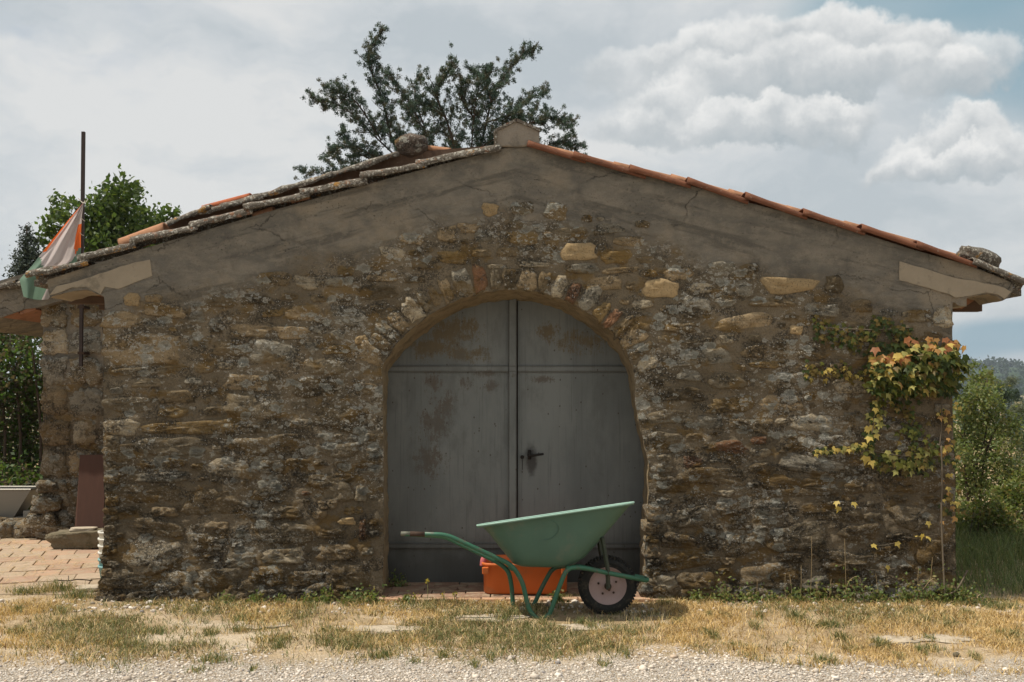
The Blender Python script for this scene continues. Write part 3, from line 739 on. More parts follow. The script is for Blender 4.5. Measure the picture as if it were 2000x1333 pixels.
def tile(pxa, pya, pxb, pyb, y, r, mat, tint, name='roof_tile', rough=0.0, parent=None, r1=None, flat=1.0):
    pa = P(pxa, pya, y); pb = P(pxb, pyb, y); off = Vector((0, 0, r * flat))
    V, Fc = barrel(pa - off, pb - off, r, r1 or r * .92, rough=rough, rnd=rnd, flat=flat)
    o = link(name, np_mesh(name, V, Fc, np.tile(np.array(tint) * rnd.uniform(.88, 1.12), (len(V), 1))), mat, parent or roof, smooth=True)
    return o
TC = (.165, .070, .040); TL = (.34, .18, .105)
RT = [(1028, 279, 1142, 305), (1116, 300, 1258, 335), (1225, 326, 1345, 353), (1336, 350, 1456, 384), (1448, 379, 1570, 414), (1560, 411, 1682, 444), (1673, 441, 1795, 474), (1779, 473, 1898, 507)]
for (a, b, c, d) in RT: tile(a, b - 3, c, d + 3, .045, .100, M_tile, TC, flat=.56, r1=.074)
for k_, (a, b, c, d) in enumerate(RT):      # covering course behind the verge
    dd = 12 + 8 * (k_ % 3); tile(a - 30, b - 9, c - 3 * dd / 4, d - 4 - k_ % 3, .25, .085, M_tile, TL, flat=.62)
tile(1890, 503, 2004, 549, .045, .088, M_tile_old, TC, rough=.002, flat=.6)
LT = [(182, 505, 62, 538), (274, 469, 160, 503), (394, 437, 262, 471), (500, 402, 378, 440), (610, 374, 482, 408), (720, 345, 590, 376), (836, 316, 708, 346), (978, 280, 816, 320)]
for i, (a, b, c, d) in enumerate(LT): tile(a, b + 3, c, d - 5, .04, .085, M_tile_old, (.22, .12, .075), rough=.0045, flat=(.50, .62, .54, .64)[i % 4], r1=(.098, .080)[i % 2])
for (a, b, c, d) in ((330, 435, 243, 464),): tile(a, b, c, d, .20, .09, M_tile, TL, rough=.001)
for (a, b, c, d) in ((420, 400, 332, 434), (520, 380, 400, 412), (655, 338, 505, 384), (782, 297, 645, 342)): tile(a, b, c, d, .36, .12, M_tile_old, (.20, .12, .08), rough=.005, flat=.42)
for (a, b, c, d, f_) in ((495, 379, 402, 402, .5), (492, 386, 406, 408, .5)): tile(a, b, c, d, .46, .10, M_tile, (.36, .11, .05), flat=f_, name='loose_tile')
tile(610, 374, 574, 382, .10, .085, M_tile, TL, rough=.001, flat=.8)
tile(540, 404, 500, 414, .10, .085, M_tile, TL, rough=.001, flat=.8)
tile(880, 292, 832, 285, .5, .10, M_tile, TL, flat=.5)
tile(1190, 330, 1150, 312, .09, .07, M_tile, TL, flat=.5) if False else None
# roof body running back over the barn
def rz(px): return np.interp(px, [60, 175, 270, 395, 545, 700, 830, 985, 1010, 1130, 1340, 1565, 1780, 1895, 2004], [545, 521, 489, 455, 411, 368, 334, 297, 296, 317, 367, 430, 494, 527, 565])
mb = MB(); xs = [60, 175, 270, 395, 545, 700, 830, 985, 1040, 1130, 1340, 1565, 1780, 1895, 2002]
poly = [(x, rz(x) + 1) for x in xs]; top = px2(poly); bot = px2([(x, rz(x) + 13) for x in xs])
mb.prism(top + bot[::-1], .05, 2.5, (.22, .12, .07)); mb.build('roof_deck', M_tile_old, roof)
# rows of covering tiles further back (joined: hidden from the front)
parts = []
for row in range(2, 12):
    y = .045 + row * .215
    for (a, b) in zip(xs[:-1], xs[1:]):
        pa, pb = px2([(a, rz(a) + 2)])[0], px2([(b, rz(b) + 2)])[0]
        V, Fc = barrel((pa[0], y, pa[1] - .01), (pb[0], y, pb[1] - .01), .085, .085, seg=6, nlen=1, flat=.6)
        parts.append((V, Fc, np.array(TC)))
tag(join('tile_rows', parts, M_tile_old, roof), kind='stuff')
# raised older roof edge behind the left verge
mb = MB(); mb.prism([(P(a, b, .40).x, P(a, b, .40).z) for a, b in ((330, 440), (400, 412), (505, 384), (645, 345), (782, 302), (840, 296), (960, 286), (970, 330), (330, 470))], .38, 1.0, (.13, .085, .06)); mb.build('roof_step', M_tile, roof)
# gutter-side rafters under both eaves
for px_, py_ in ((150, 574), (1905, 590)):
    for k_ in range(4):
        mb = MB(); q = P(px_, py_, 0); y = .45 + k_ * .55
        mb.box((q.x - .25, y, q.z - .03), (q.x + .25, y + .08, q.z + .05)); mb.build('rafter_tail', M_wood, roof)
for (poly, yb) in (([(142, 566), (172, 560), (205, 562), (204, 579), (196, 577), (160, 573)], .28), ([(1866, 590), (1876, 580), (1925, 566), (1935, 572), (1890, 602)], .25)):
    mb = MB(); mb.prism([(P(a, b, yb).x, P(a, b, yb).z) for a, b in poly], yb + .1, 2.45, (.30, .15, .08)); mb.build('eave_board', M_tile, roof)
# ridge end blocks
def lump(name, mat, cx, cz, cy, sx, sy, sz, seed, tint, parent=None, sub=3, rough=.10, flat_top=None, sq=2.6):
    bm = bmesh.new(); bmesh.ops.create_icosphere(bm, subdivisions=sub, radius=1); rn = random.Random(seed)
    o1, o2 = rn.uniform(0, 50), rn.uniform(0, 50)
    from mathutils import noise as mn
    for v in bm.verts:
        c = v.co.copy(); m = (abs(c.x) ** sq + abs(c.y) ** sq + abs(c.z) ** sq) ** (-1 / sq); c = c * m
        k = 1 + rough * mn.noise(c * 1.7 + Vector((o1, o2, 0))) * 1.6 + rough * .5 * mn.noise(c * 5 + Vector((o2, o1, 0)))
        c = c * k
        if flat_top is not None and c.z > flat_top: c.z = flat_top + (c.z - flat_top) * .25
        v.co = Vector((cx + c.x * sx, cy + c.y * sy, cz + c.z * sz))
    me = bpy.data.meshes.new(name); bm.to_mesh(me); bm.free()
    ca = me.color_attributes.new('tint', 'FLOAT_COLOR', 'POINT'); ca.data.foreach_set('color', np.tile(np.array((*tint, 1), np.float32), len(me.vertices)))
    return link(name, me, mat, parent, smooth=True)
mb = MB(); mb.prism(px2([(969, 287), (968, 256), (985, 245), (1008, 239), (1034, 245), (1053, 257), (1054, 284), (1012, 289)]), -.02, .30, (.2, .17, .13))
mb.build('ridge_end', simple('ridge_mortar', (.26, .22, .175), .95, .25, 14, .9, .012, dirt=(.52, .5, (.09, .08, .065))), roof, bevel=.01)
for (a, b, c, d) in ((966, 257, 1009, 235), (1054, 255, 1007, 235)):
    mb = MB(); w1 = px2([(a, b), (c, d)]); n_ = .014
    mb.prism([(w1[0][0], w1[0][1] - n_), (w1[1][0], w1[1][1] - n_), (w1[1][0], w1[1][1] + .006), (w1[0][0], w1[0][1] + .006)], -.035, .40, (.30, .11, .05))
    mb.build('ridge_tile', M_tile_old, roof)
mb = MB(); mb.prism(px2([(964, 258), (971, 257), (972, 288), (965, 288)]), -.03, .2, (.4, .2, .04)); mb.build('ridge_edge', M_tile_old, roof)
q = P(806, 287, .42); lump('ridge_stone', M_stone, q.x, q.z, .42, .115, .13, .085, 3, (.13, .10, .085), roof, rough=.14)
q = P(1902, 501, .05)
o = lump('roof_stone', M_tile_old, 0, 0, 0, .135, .11, .055, 5, (.16, .13, .10), None, rough=.16)
o.location = (P(1912, 504, .12).x, .12, P(1912, 504, .12).z); o.rotation_euler = (0, rad(21), 0)
tag(o, 'lichen covered loose stone weighing down the right eave tiles', 'stone')

# ------------------------------------------------------------------ annex wall on the left
annex = thing('stone_annex', 'smaller stone outbuilding set back behind the left corner of the barn', 'outbuilding')
AY = 2.63
def aP(px, py, y=AY): p = P(px, py, y); return (p.x, p.z)
mb = MB()
mb.prism([aP(84, 1075), aP(84, 580), aP(100, 540), aP(330, 500), aP(480, 560), aP(480, 1075)], AY, AY + 3.5); aw = mb.build('wall', M_mortar, annex)
rows = [(590, 640), (642, 694), (697, 752), (757, 812), (818, 872), (877, 934), (938, 990), (994, 1052)]
rnd = random.Random(21)
ks = 'bcpgtbcb'
for i, (a, b) in enumerate(rows):
    x0 = 81 if i < 6 else 84 + (i - 6) * 3; cut = rnd.uniform(128, 152)
    segs = [(x0, cut), (cut + 4, rnd.uniform(185, 205)), (210, 262)]
    for (u, v) in segs:
        (xa, za), (xb, zb) = aP(u, a), aP(v, b)
        V, Fc = stone_mesh((xa + xb) / 2, (za + zb) / 2, (xb - xa) * .98, (za - zb) * .95, rnd.gauss(0, .01), .022, rnd, 36)
        V[:, 1] += AY - .002
        link('stone', np_mesh('stone', V, Fc, np.tile(np.array(PAL[ks[(i + int(u)) % 8]]) * rnd.uniform(.75, 1.2), (len(V), 1))), M_stone, aw, smooth=True)
# rough bulging foot of the annex corner
for k_, (px_, py_, s_) in enumerate(((92, 985, .10), (88, 1025, .13), (110, 1040, .12), (96, 950, .07))):
    p = P(px_, py_, AY); lump('foot_stone', M_stone, p.x, p.z, AY - .02, s_ * 1.3, .07, s_ * .8, 30 + k_, PAL['b'], aw, rough=.3, sq=4.5)
mb = MB(); mb.prism([aP(-75, 590), aP(-70, 575), aP(40, 543), aP(130, 520), aP(330, 492), aP(330, 520), aP(130, 590), aP(86, 603), aP(60, 606), aP(10, 624), aP(-75, 642)], AY - .12, AY + 3.6); mb.build('verge', M_mortar, annex)
for i in range(5):
    tile(40 + i * 62, 545 - i * 12, -36 + i * 62, 566 - i * 13, AY - .10, .09, M_tile_old, (.2, .1, .06), rough=.003, parent=annex, flat=.7)
for i in range(3):
    mb = MB(); mb.prism([aP(-20 + i * 34, 619 - i * 6), aP(10 + i * 34, 611 - i * 6), aP(12 + i * 34, 619 - i * 6), aP(-18 + i * 34, 628 - i * 6)], AY - .10, AY + 3.2, (.30, .15, .09)); mb.build('eave_tile', M_tile, annex)
# flag pole and flag
pole = thing('flag_pole', 'thin dark rusty flag pole rising beside the left eave', 'flag pole', loc=(P(160, 715, 2.5).x, 2.5, P(160, 715, 2.5).z))
def loc_build(mb, name, mat, parent, **k):
    o = mb.build(name, mat, parent, **k); o.location = -parent.location; return o
mb = MB(); a, b = P(163, 258, 2.5), P(158, 716, 2.5)
u = .014; pts = [(-u, -u), (u, -u), (u, u), (-u, u)]
mb.add([(b.x + i, b.y + j, b.z) for i, j in pts] + [(a.x + i, a.y + j, a.z) for i, j in pts], [(0, 1, 2, 3), (4, 5, 6, 7), (0, 1, 5, 4), (1, 2, 6, 5), (2, 3, 7, 6), (3, 0, 4, 7)])
loc_build(mb, 'pole', M_polepaint, pole)
mb = MB()
for z_ in (600, 690): c = P(159, z_, 2.5); mb.box((c.x - .03, 2.485, c.z - .012), (c.x + .03, 2.66, c.z + .012))
loc_build(mb, 'bracket', M_rust, pole)
cloth = [simple('orange_cloth', (.78, .16, .035), .8, .06, 10, .2, .003), simple('white_cloth', (.56, .49, .47), .8, .05, 10, .2, .003), simple('green_cloth', (.15, .235, .17), .8, .08, 10, .2, .003)]
for m in cloth:
    nt = m.node_tree; bs = [n for n in nt.nodes if n.type == 'BSDF_PRINCIPLED'][0]; out = [n for n in nt.nodes if n.type == 'OUTPUT_MATERIAL'][0]
    tr = nt.nodes.new('ShaderNodeBsdfTranslucent'); mx = nt.nodes.new('ShaderNodeMixShader'); mx.inputs[0].default_value = .4
    nt.links.new(bs.inputs['Base Color'].links[0].from_socket, tr.inputs[0]); nt.links.new(bs.outputs[0], mx.inputs[1]); nt.links.new(tr.outputs[0], mx.inputs[2]); nt.links.new(mx.outputs[0], out.inputs[0])
# the cloth: rows from the upper-left edge (u=0) to the pole side (u=1), v from top to bottom
EL = [(161, 398), (132, 432), (96, 476), (62, 520), (38, 546), (46, 580)]
ER = [(163, 399), (160, 425), (158, 458), (158, 500), (120, 548), (94, 585)]
def lerp_pl(pl, t):
    s_ = t * (len(pl) - 1); i = min(int(s_), len(pl) - 2); f_ = s_ - i
    return pl[i][0] + (pl[i + 1][0] - pl[i][0]) * f_, pl[i][1] + (pl[i + 1][1] - pl[i][1]) * f_
nu, nv = 30, 44; V = []; Fq = []; MI = []
for j in range(nv + 1):
    v = j / nv
    for i in range(nu + 1):
        u_ = i / nu; a, b = lerp_pl(EL, v), lerp_pl(ER, v)
        x_, y_ = a[0] + (b[0] - a[0]) * u_, a[1] + (b[1] - a[1]) * u_
        y_ += 3 * math.sin(u_ * 3.1) * v
        amp = .05 * min(1, v * 3 + .15)
        dep = 2.42 - .30 * (1 - u_) * v + amp * math.sin(u_ * 7 + v * 3.5) + .02 * math.sin(u_ * 15 - v * 5) + .010 * math.sin(u_ * 34 + v * 9) * min(1, 2.2 * (1 - v))
        V.append(P(x_, y_, dep)[:])
for j in range(nv):
    for i in range(nu):
        Fq.append((j * (nu + 1) + i, j * (nu + 1) + i + 1, (j + 1) * (nu + 1) + i + 1, (j + 1) * (nu + 1) + i))
        u_, v = (i + .5) / nu, (j + .5) / nv
        m = 1
        if v < .48 and u_ < .13 - .09 * v: m = 0
        if v > .28 and v < .60 and u_ > .84 + (v - .5) * .6 * (v > .5): m = 0
        if v > .52 and u_ > 1.35 - v * .78 and v < .72: m = 2
        if v > .52 and u_ < (v - .50) * 2.1 and v < .80: m = 2
        if v >= .80 and u_ < .72: m = 2
        MI.append(m)
flag = link('flag', np_mesh('flag', V, Fq), cloth, smooth=True); flag.data.polygons.foreach_set('material_index', MI)
tag(flag, 'faded orange white and green flag drooping from the pole by the left eave', 'flag')
mb = MB()
for (a, b) in (((161, 398), (172, 389)), ((163, 397), (153, 388)), ((160, 396), (166, 392)), ((158, 425), (166, 432)), ((156, 455), (164, 460))):
    mb.tube(spline([P(a[0], a[1], 2.42), P((a[0] + b[0]) / 2 + 1, (a[1] + b[1]) / 2 + 2, 2.45), P(b[0], b[1], 2.46)], 4), .0035, 5)
mb.build('tie_cord', M_rope, flag)

# things in the yard
bd = thing('board', 'tall red brown board leaning against the outbuilding wall', 'board')
mb = MB(); a = P(150, 890, 2.50); b = P(238, 1032, 2.40)
vs = [(a.x, 2.56, a.z), (b.x, 2.56, a.z + .01), (b.x, 2.42, b.z), (a.x + .03, 2.42, b.z), (a.x, 2.585, a.z), (b.x, 2.585, a.z + .01), (b.x, 2.445, b.z), (a.x + .002, 2.445, b.z)]
mb.add(vs, [(0, 1, 2, 3), (4, 5, 6, 7), (0, 1, 5, 4), (1, 2, 6, 5), (2, 3, 7, 6), (3, 0, 4, 7)]); mb.build('panel', M_board, bd, bevel=.004)
mb = MB(); mb.box((a.x + .002, 2.40, b.z - .15), (b.x, 2.46, b.z - .003)); mb.build('prop_block', M_wood, bd)
p = P(163, 1052, 2.12)
bm = bmesh.new(); bmesh.ops.create_cube(bm, size=2); bmesh.ops.subdivide_edges(bm, edges=bm.edges, cuts=9, use_grid_fill=True)
from mathutils import noise as mn_
for v in bm.verts:
    t_ = (v.co.z + 1) / 2; k_ = .80 + .20 * t_; q_ = Vector(v.co)
    v.co = Vector((v.co.x * .30 * k_, v.co.y * .15 * (.85 + .15 * t_), v.co.z * .07)) * (1 + .10 * (mn_.noise(q_ * 1.3) + .6 * mn_.noise(q_ * 4)))
me = bpy.data.meshes.new('stone_trough'); bm.to_mesh(me); bm.free(); o = link('stone_trough', me, M_trough, None, smooth=True); o.location = (p.x + .03, 2.12, .088); o.rotation_euler = (0, rad(-3), 0)
tag(o, 'mossy tapered stone block lying before the red brown board', 'stone block')
p = P(166, 1031, 2.15); o = lump('flat_stone', M_pale, 0, 0, 0, .11, .07, .022, 12, (.4, .4, .4), None, 3, .14, .5, 4.0); o.location = (p.x, 2.13, .170)
tag(o, 'small pale flat stone on top of the mossy stone block', 'stone')
p = P(186, 1129, .45); o = lump('flat_stone', M_pale, 0, 0, 0, .075, .07, .022, 15, (.4, .4, .4), None, 3, .2, .5, 4.0); o.location = (-2.93, .20, .022)
tag(o, 'small white stone at the foot of the barn left corner', 'stone')
# stack of plastic pots peeping out behind the corner
pots = thing('pot_stack', 'stack of weathered white and teal plastic pots behind the barn corner', 'pots')
for k_ in range(6):
    mb = MB(); z_ = .012 + k_ * .05; cx, cy = -2.925, .62; r0, r1 = .085, .105
    n_ = 20; rings_ = [(r0, 0), (r1 - .006, .085), (r1, .085), (r1, .10), (r1 - .01, .10), (r0 - .01, .01)]
    vs = [(cx + r * math.cos(2 * math.pi * i / n_), cy + r * math.sin(2 * math.pi * i / n_), z_ + h) for r, h in rings_ for i in range(n_)]
    fs = [(j * n_ + i, j * n_ + (i + 1) % n_, (j + 1) * n_ + (i + 1) % n_, (j + 1) * n_ + i) for j in range(len(rings_) - 1) for i in range(n_)] + [tuple(range(n_))]
    mb.add(vs, fs); mb.build('pot', M_white if k_ > 1 else M_teal, pots, smooth=True)
# low wall with steel hopper
lw = thing('low_wall', 'low rough stone wall beneath the steel hopper at the far left', 'wall')
mb = MB(); a = P(-160, 1022, 2.75); b = P(86, 1055, 2.7); mb.box((a.x, 2.75, -.05), (b.x, 3.05, .10)); mb.build('core', M_mortar, lw)
rnd = random.Random(31)
x = a.x
while x < b.x:
    s_ = rnd.uniform(.09, .17); lump('stone', M_stone, x + s_, rnd.uniform(.06, .10), 2.86, s_, .16, .085, int(x * 999), PAL[rnd.choice('pct')], lw, 3, .22, None, 6); x += s_ * 1.7
hop = thing('steel_hopper', 'tapered stainless steel hopper standing on the low wall at far left', 'hopper')
Hy = 3.25
def ring4(pa, pb, ya, yb):
    a, b = P(*pa, ya), P(*pb, yb); return a, b
t0, t1 = P(-130, 955, 3.0), P(60, 955, 3.0); b0, b1 = P(-90, 1008, 3.0), P(22, 1008, 3.0)
tz, bz = P(0, 957, 3.0).z, P(0, 1012, 3.0).z
vs = [(t0.x, 3.0, tz), (t1.x, 3.0, tz), (t1.x, 3.30, tz), (t0.x, 3.30, tz), (b0.x, 3.05, bz), (b1.x, 3.05, bz), (b1.x, 3.25, bz), (b0.x, 3.25, bz)]
mb = MB(); mb.add(vs, [(0, 1, 5, 4), (1, 2, 6, 5), (2, 3, 7, 6), (3, 0, 4, 7), (4, 5, 6, 7)])
o = mb.build('bin', M_steel, hop); md = o.modifiers.new('s', 'SOLIDIFY'); md.thickness = .006
mb = MB(); mb.tube([vs[0], vs[1], vs[2], vs[3], vs[0]], .010, 6); mb.build('lip', M_steel, hop)
mb = MB(); q0, q1 = P(-80, 1000, 3.05), P(46, 1024, 3.05); mb.box((q0.x, 3.06, .10), (q1.x, 3.5, q0.z - .05)); mb.build('base', M_steel, hop, bevel=.004)
mb = MB(); q0, q1 = P(45, 998, 3.02), P(57, 1024, 3.02); mb.box((q0.x, 3.02, .12), (q1.x + .01, 3.3, q0.z)); mb.build('motor_box', M_steel, hop, bevel=.004)

# clay paving of the side yard
yard = tag(bpy.data.objects.new('paved_yard', None), kind='structure'); COL.objects.link(yard)
mb = MB(); mb.box((-6.5, .06, -.05), (-2.80, 2.72, .004)); mb.build('mortar_bed', simple('yard_dust', (.33, .25, .17), .95, .25, 12, .6, .006), yard)
rnd = random.Random(17); pm = []
for v_ in range(3):
    mb = MB(); h_ = .012; g = .005; mb.box((g, g, -.01), (.25 - g, .25 - g, h_)); m = mb.build('paver_src', M_paver, None); me = m.data
    bm = bmesh.new(); bm.from_mesh(me); bmesh.ops.bevel(bm, geom=[e for e in bm.edges if all(v.co.z > 0 for v in e.verts)], offset=.003, segments=1, affect='EDGES')
    lay = bm.verts.layers.float_color['tint']; tn = ((.42, .275, .185), (.40, .30, .215), (.36, .235, .165))[v_]
    for v in bm.verts: v[lay] = (*tn, 1)
    bm.to_mesh(me); bm.free(); bpy.data.objects.remove(m); pm.append(me)
th_ = rad(17); npv = 0
for i in range(-30, 30):
    for j in range(-30, 30):
        lx, ly = i * .25 + (.125 if j % 2 else 0), j * .25
        x = -4.2 + lx * math.cos(th_) - ly * math.sin(th_); y = 1.3 + lx * math.sin(th_) + ly * math.cos(th_)
        if -5.6 < x < -3.02 and .16 < y < 2.42:
            o = bpy.data.objects.new('paver', rnd.choice(pm)); COL.objects.link(o); o.parent = yard; npv += 1
            o.location = (x, y, rnd.uniform(-.002, .003)); o.rotation_euler = (rnd.gauss(0, .006), rnd.gauss(0, .006), th_)

# ------------------------------------------------------------------ orange tub
def rrect(a, b, hx, hy, n=6, p=6):
    out = []
    for i in range(n * 8):
        t = 2 * math.pi * i / (n * 8); c, s_ = math.cos(t), math.sin(t)
        r = (abs(c) ** p + abs(s_) ** p) ** (-1 / p); out.append((a + r * c * hx, b + r * s_ * hy))
    return out
tub = thing('orange_tub', 'orange plastic storage tub standing at the door behind the wheelbarrow', 'tub')
Lb, Rb = P(944, 1170, -.06), P(1109, 1170, -.06); Lt, Rt = P(940, 1102, -.07), P(1113, 1102, -.07)
cx = (Lb.x + Rb.x) / 2; hb = (Rb.x - Lb.x) / 2; ht = (Rt.x - Lt.x) / 2; zt = Lt.z; z0 = .022
levels = [(hb - .01, .155, z0), (hb, .165, z0 + .012), (ht - .010, .18, zt - .022), (ht + .002, .192, zt - .020), (ht + .004, .194, zt), (ht - .006, .184, zt + .001), (ht - .018, .174, zt - .03), (hb - .012, .155, z0 + .02)]
vs = []; n_ = 48
for hx, hy, z_ in levels: vs += [(x, y, z_) for x, y in rrect(cx, .125, hx, hy)]
fs = [(j * n_ + i, j * n_ + (i + 1) % n_, (j + 1) * n_ + (i + 1) % n_, (j + 1) * n_ + i) for j in range(len(levels) - 1) for i in range(n_)] + [tuple(range(n_)), tuple((len(levels) - 1) * n_ + i for i in range(n_))]
mb = MB(); mb.add(vs, fs); mb.build('tub_body', M_orange, tub, smooth=True, bevel=0)
for px_ in (948, 1103):
    mb = MB(); q = P(px_, 1112, -.07); mb.box((q.x - .022, -.076, q.z - .035), (q.x + .022, -.05, q.z + .012)); mb.build('clip_tab', M_orange, tub, bevel=.006)
mb = MB(); q = P(946, 1098, .0)
mb.tube(spline([(q.x - .01, .02, zt - .03), (q.x + .0, .03, zt + .022), (q.x + .05, .06, zt + .018), (q.x + .08, .05, zt - .03)], 5), .022, 10)
tag(mb.build('cloth', M_pink, None, smooth=True), 'dull pink cloth poking out of the orange tub left end', 'cloth')

# ------------------------------------------------------------------ wheelbarrow
wb = thing('wheelbarrow', 'green metal wheelbarrow standing on the dry grass before the door', 'wheelbarrow')
lev = [((1018, 1106), (1098, 1108), .14), ((1003, 1101), (1120, 1103), .170), ((992, 1088), (1141, 1089), .195), ((976, 1068), (1164, 1064), .213), ((958, 1045), (1196, 1027), .24), ((944, 1030), (1228, 989), .262), ((932, 1028), (1238, 983), .283), ((931, 1032), (1239, 987), .286)]
vs = []; n_ = 48; WY = -.50
for (l, r, hw) in lev:
    for (a, b) in rrect(0, 0, 1, 1, p=4.5):
        t = (a + 1) / 2; px_ = l[0] + (r[0] - l[0]) * t; py_ = l[1] + (r[1] - l[1]) * t
        taper = 1 - .18 * t * (hw - .14) / .14
        vs.append(P(px_, py_ - (b + 1) * 1.2, WY + b * hw * taper))
fs = [(j * n_ + i, j * n_ + (i + 1) % n_, (j + 1) * n_ + (i + 1) % n_, (j + 1) * n_ + i) for j in range(len(lev) - 1) for i in range(n_)] + [tuple(range(n_))]
mb = MB(); mb.add(vs, fs); o = mb.build('tray', M_green, wb, smooth=True); md = o.modifiers.new('s', 'SOLIDIFY'); md.thickness = .004
tray = o
mb = MB(); loop = [vs[6 * n_ + i] for i in range(n_)]; mb.tube(loop + [loop[0]], .006, 6, cap=False); mb.build('rolled_rim', simple('rim_paint_sunlit', (.30, .46, .38), .5, .08, 10), tray, smooth=True)  # paler tray green: sunlight on the lip put into its colour
# pressed oval mark on the tray side
mb = MB(); pts = []
for i in range(33):
    t = 2 * math.pi * i / 32; px_ = 1066 + 25 * math.cos(t); py_ = 1036 + 19 * math.sin(t) - 3 * math.cos(t)
    k_ = np.interp(py_, [1000, 1027, 1064, 1089], [.25, .232, .207, .19]); pts.append(P(px_, py_, WY - k_ - .004))
mb.tube(pts, .0018, 5, cap=False); mb.build('pressed_mark', M_green, tray, smooth=True)
NR, FR = -.74, -.30   # near and far frame planes
def tube_obj(name, px, r=.0145, c=.05):
    mb = MB(); mb.tube(bend([P(*q) for q in px], c), r, 12); return mb.build(name, M_frame, wb, smooth=True)
tube_obj('frame_tube', [(803, 1043, NR), (872, 1045, NR), (1000, 1104, NR + .06), (1020, 1135, NR + .07), (1033, 1192, NR + .07), (1050, 1211, NR + .07), (1062, 1208, NR + .07)])
tube_obj('frame_tube', [(785, 1043, FR), (868, 1048, FR), (975, 1100, FR - .04), (994, 1116, FR - .05), (1000, 1150, FR - .05), (1002, 1187, FR - .05), (1016, 1190, FR - .05), (1028, 1188, FR - .05)])
tube_obj('frame_tube', [(1056, 1210, NR + .07), (1073, 1203, NR + .07), (1089, 1155, NR + .07), (1107, 1110, NR + .08), (1135, 1108, NR + .09), (1190, 1120, NR + .12), (1263, 1134, NR + .16)])
tube_obj('frame_tube', [(1026, 1190, FR - .05), (1040, 1188, FR - .05), (1058, 1148, FR - .05), (1080, 1108, FR - .05), (1120, 1105, FR - .06), (1190, 1117, FR - .09), (1262, 1130, FR - .12)])
tube_obj('nose_bar', [(1263, 1134, NR + .16), (1265, 1132, WY), (1262, 1130, FR - .12)], .012, .02)
tube_obj('cross_bar', [(1000, 1112, NR + .06), (995, 1108, FR - .05)], .012)
tube_obj('cross_bar', [(1110, 1109, NR + .08), (1100, 1106, FR - .05)], .012)
M_strut = simple('olive_strut_paint', (.035, .045, .03), .55, .3, 30, dirt=(.5, .6, (.09, .075, .055)))
for a_, b_, y_ in (((1176, 1050), (1189, 1124), NR + .115), ((1169, 1053), (1180, 1120), FR - .09)):
    mb = MB(); p, q = P(*a_, y_), P(*b_, y_); s_ = .013
    mb.tube([p, q], .0135, 4); mb.build('brace', M_strut, wb)
for y_ in (NR + .13, FR - .10):
    mb = MB(); a_ = P(1187, 1122, y_); c_ = P(1188, 1149, y_); mb.tube([a_, c_], .014, 4); mb.tube([c_ + Vector((0, -.012, 0)), c_ + Vector((0, .012, 0))], .012, 6); mb.build('axle_bracket', M_strut, wb)
for px0, px1, y_ in (((783, 1043), (803, 1043), FR), ((801, 1043), (830, 1044), NR)):
    mb = MB(); mb.tube([P(*px0, y_), P(*px1, y_)], .0152, 12); mb.build('handle_end', M_rust if y_ == NR else simple('bare_steel', (.13, .13, .10), .6), wb, smooth=True)
# wheel
wc = P(1186, 1143, WY); RW = .181
def lathe(profile, seg=48):
    """profile of (radius, axial); axis along y through wc"""
    vs = []; n = len(profile)
    for i in range(seg):
        t = 2 * math.pi * i / seg
        for r, a in profile: vs.append((wc.x + r * math.cos(t), wc.y + a, wc.z + r * math.sin(t)))
    fs = [(i * n + j, ((i + 1) % seg) * n + j, ((i + 1) % seg) * n + j + 1, i * n + j + 1) for i in range(seg) for j in range(n - 1)]
    return vs, fs
wheel = bpy.data.objects.new('wheel', None); COL.objects.link(wheel); wheel.parent = wb
pf = [(.112, -.030), (.120, -.037), (.145, -.044), (.165, -.038), (.177, -.022), (.181, 0), (.177, .022), (.165, .038), (.145, .044), (.120, .037), (.112, .030)]
mb = MB(); mb.add(*lathe(pf, 64))
for i in range(56):
    t = 2 * math.pi * i / 56
    for sg in (-1, 1):
        c_ = Vector((wc.x + .174 * math.cos(t + sg * .02), wc.y + sg * .022, wc.z + .174 * math.sin(t + sg * .02)))
        rdir = Vector((math.cos(t), 0, math.sin(t))); td = Vector((-math.sin(t), 0, math.cos(t)))
        vs_ = [c_ + rdir * a + td * b + Vector((0, d_, 0)) for a in (-.006, .009) for b in (-.006, .006) for d_ in (-.016, .016)]
        mb.add(vs_, [(0, 1, 3, 2), (4, 6, 7, 5), (0, 4, 5, 1), (2, 3, 7, 6), (0, 2, 6, 4), (1, 5, 7, 3)])
mb.build('tyre', M_rubber, wheel, smooth=False)
mb = MB(); mb.add(*lathe([(.0, -.040), (.018, -.042), (.022, -.020), (.050, -.012), (.085, -.014), (.098, -.024), (.112, -.030), (.116, -.036), (.119, -.034), (.119, .034), (.112, .03), (.09, .012), (.02, .014), (.0, .04)], 48)); mb.build('rim', M_rim, wheel, smooth=True)
mb = MB()
for i in range(5):
    t = 2 * math.pi * i / 5 + .4; c_ = wc + Vector((.058 * math.cos(t), -.013, .058 * math.sin(t))); mb.tube([c_, c_ + Vector((0, -.009, 0))], .007, 6)
mb.tube([wc + Vector((0, -.03, 0)), wc + Vector((0, -.052, 0))], .022, 14)
mb.build('hub', M_rust, wheel)
mb = MB(); mb.tube([wc + Vector((0, -.13, -.005)), wc + Vector((0, .13, -.005))], .009, 10); mb.build('axle', M_rust, wheel, smooth=True)

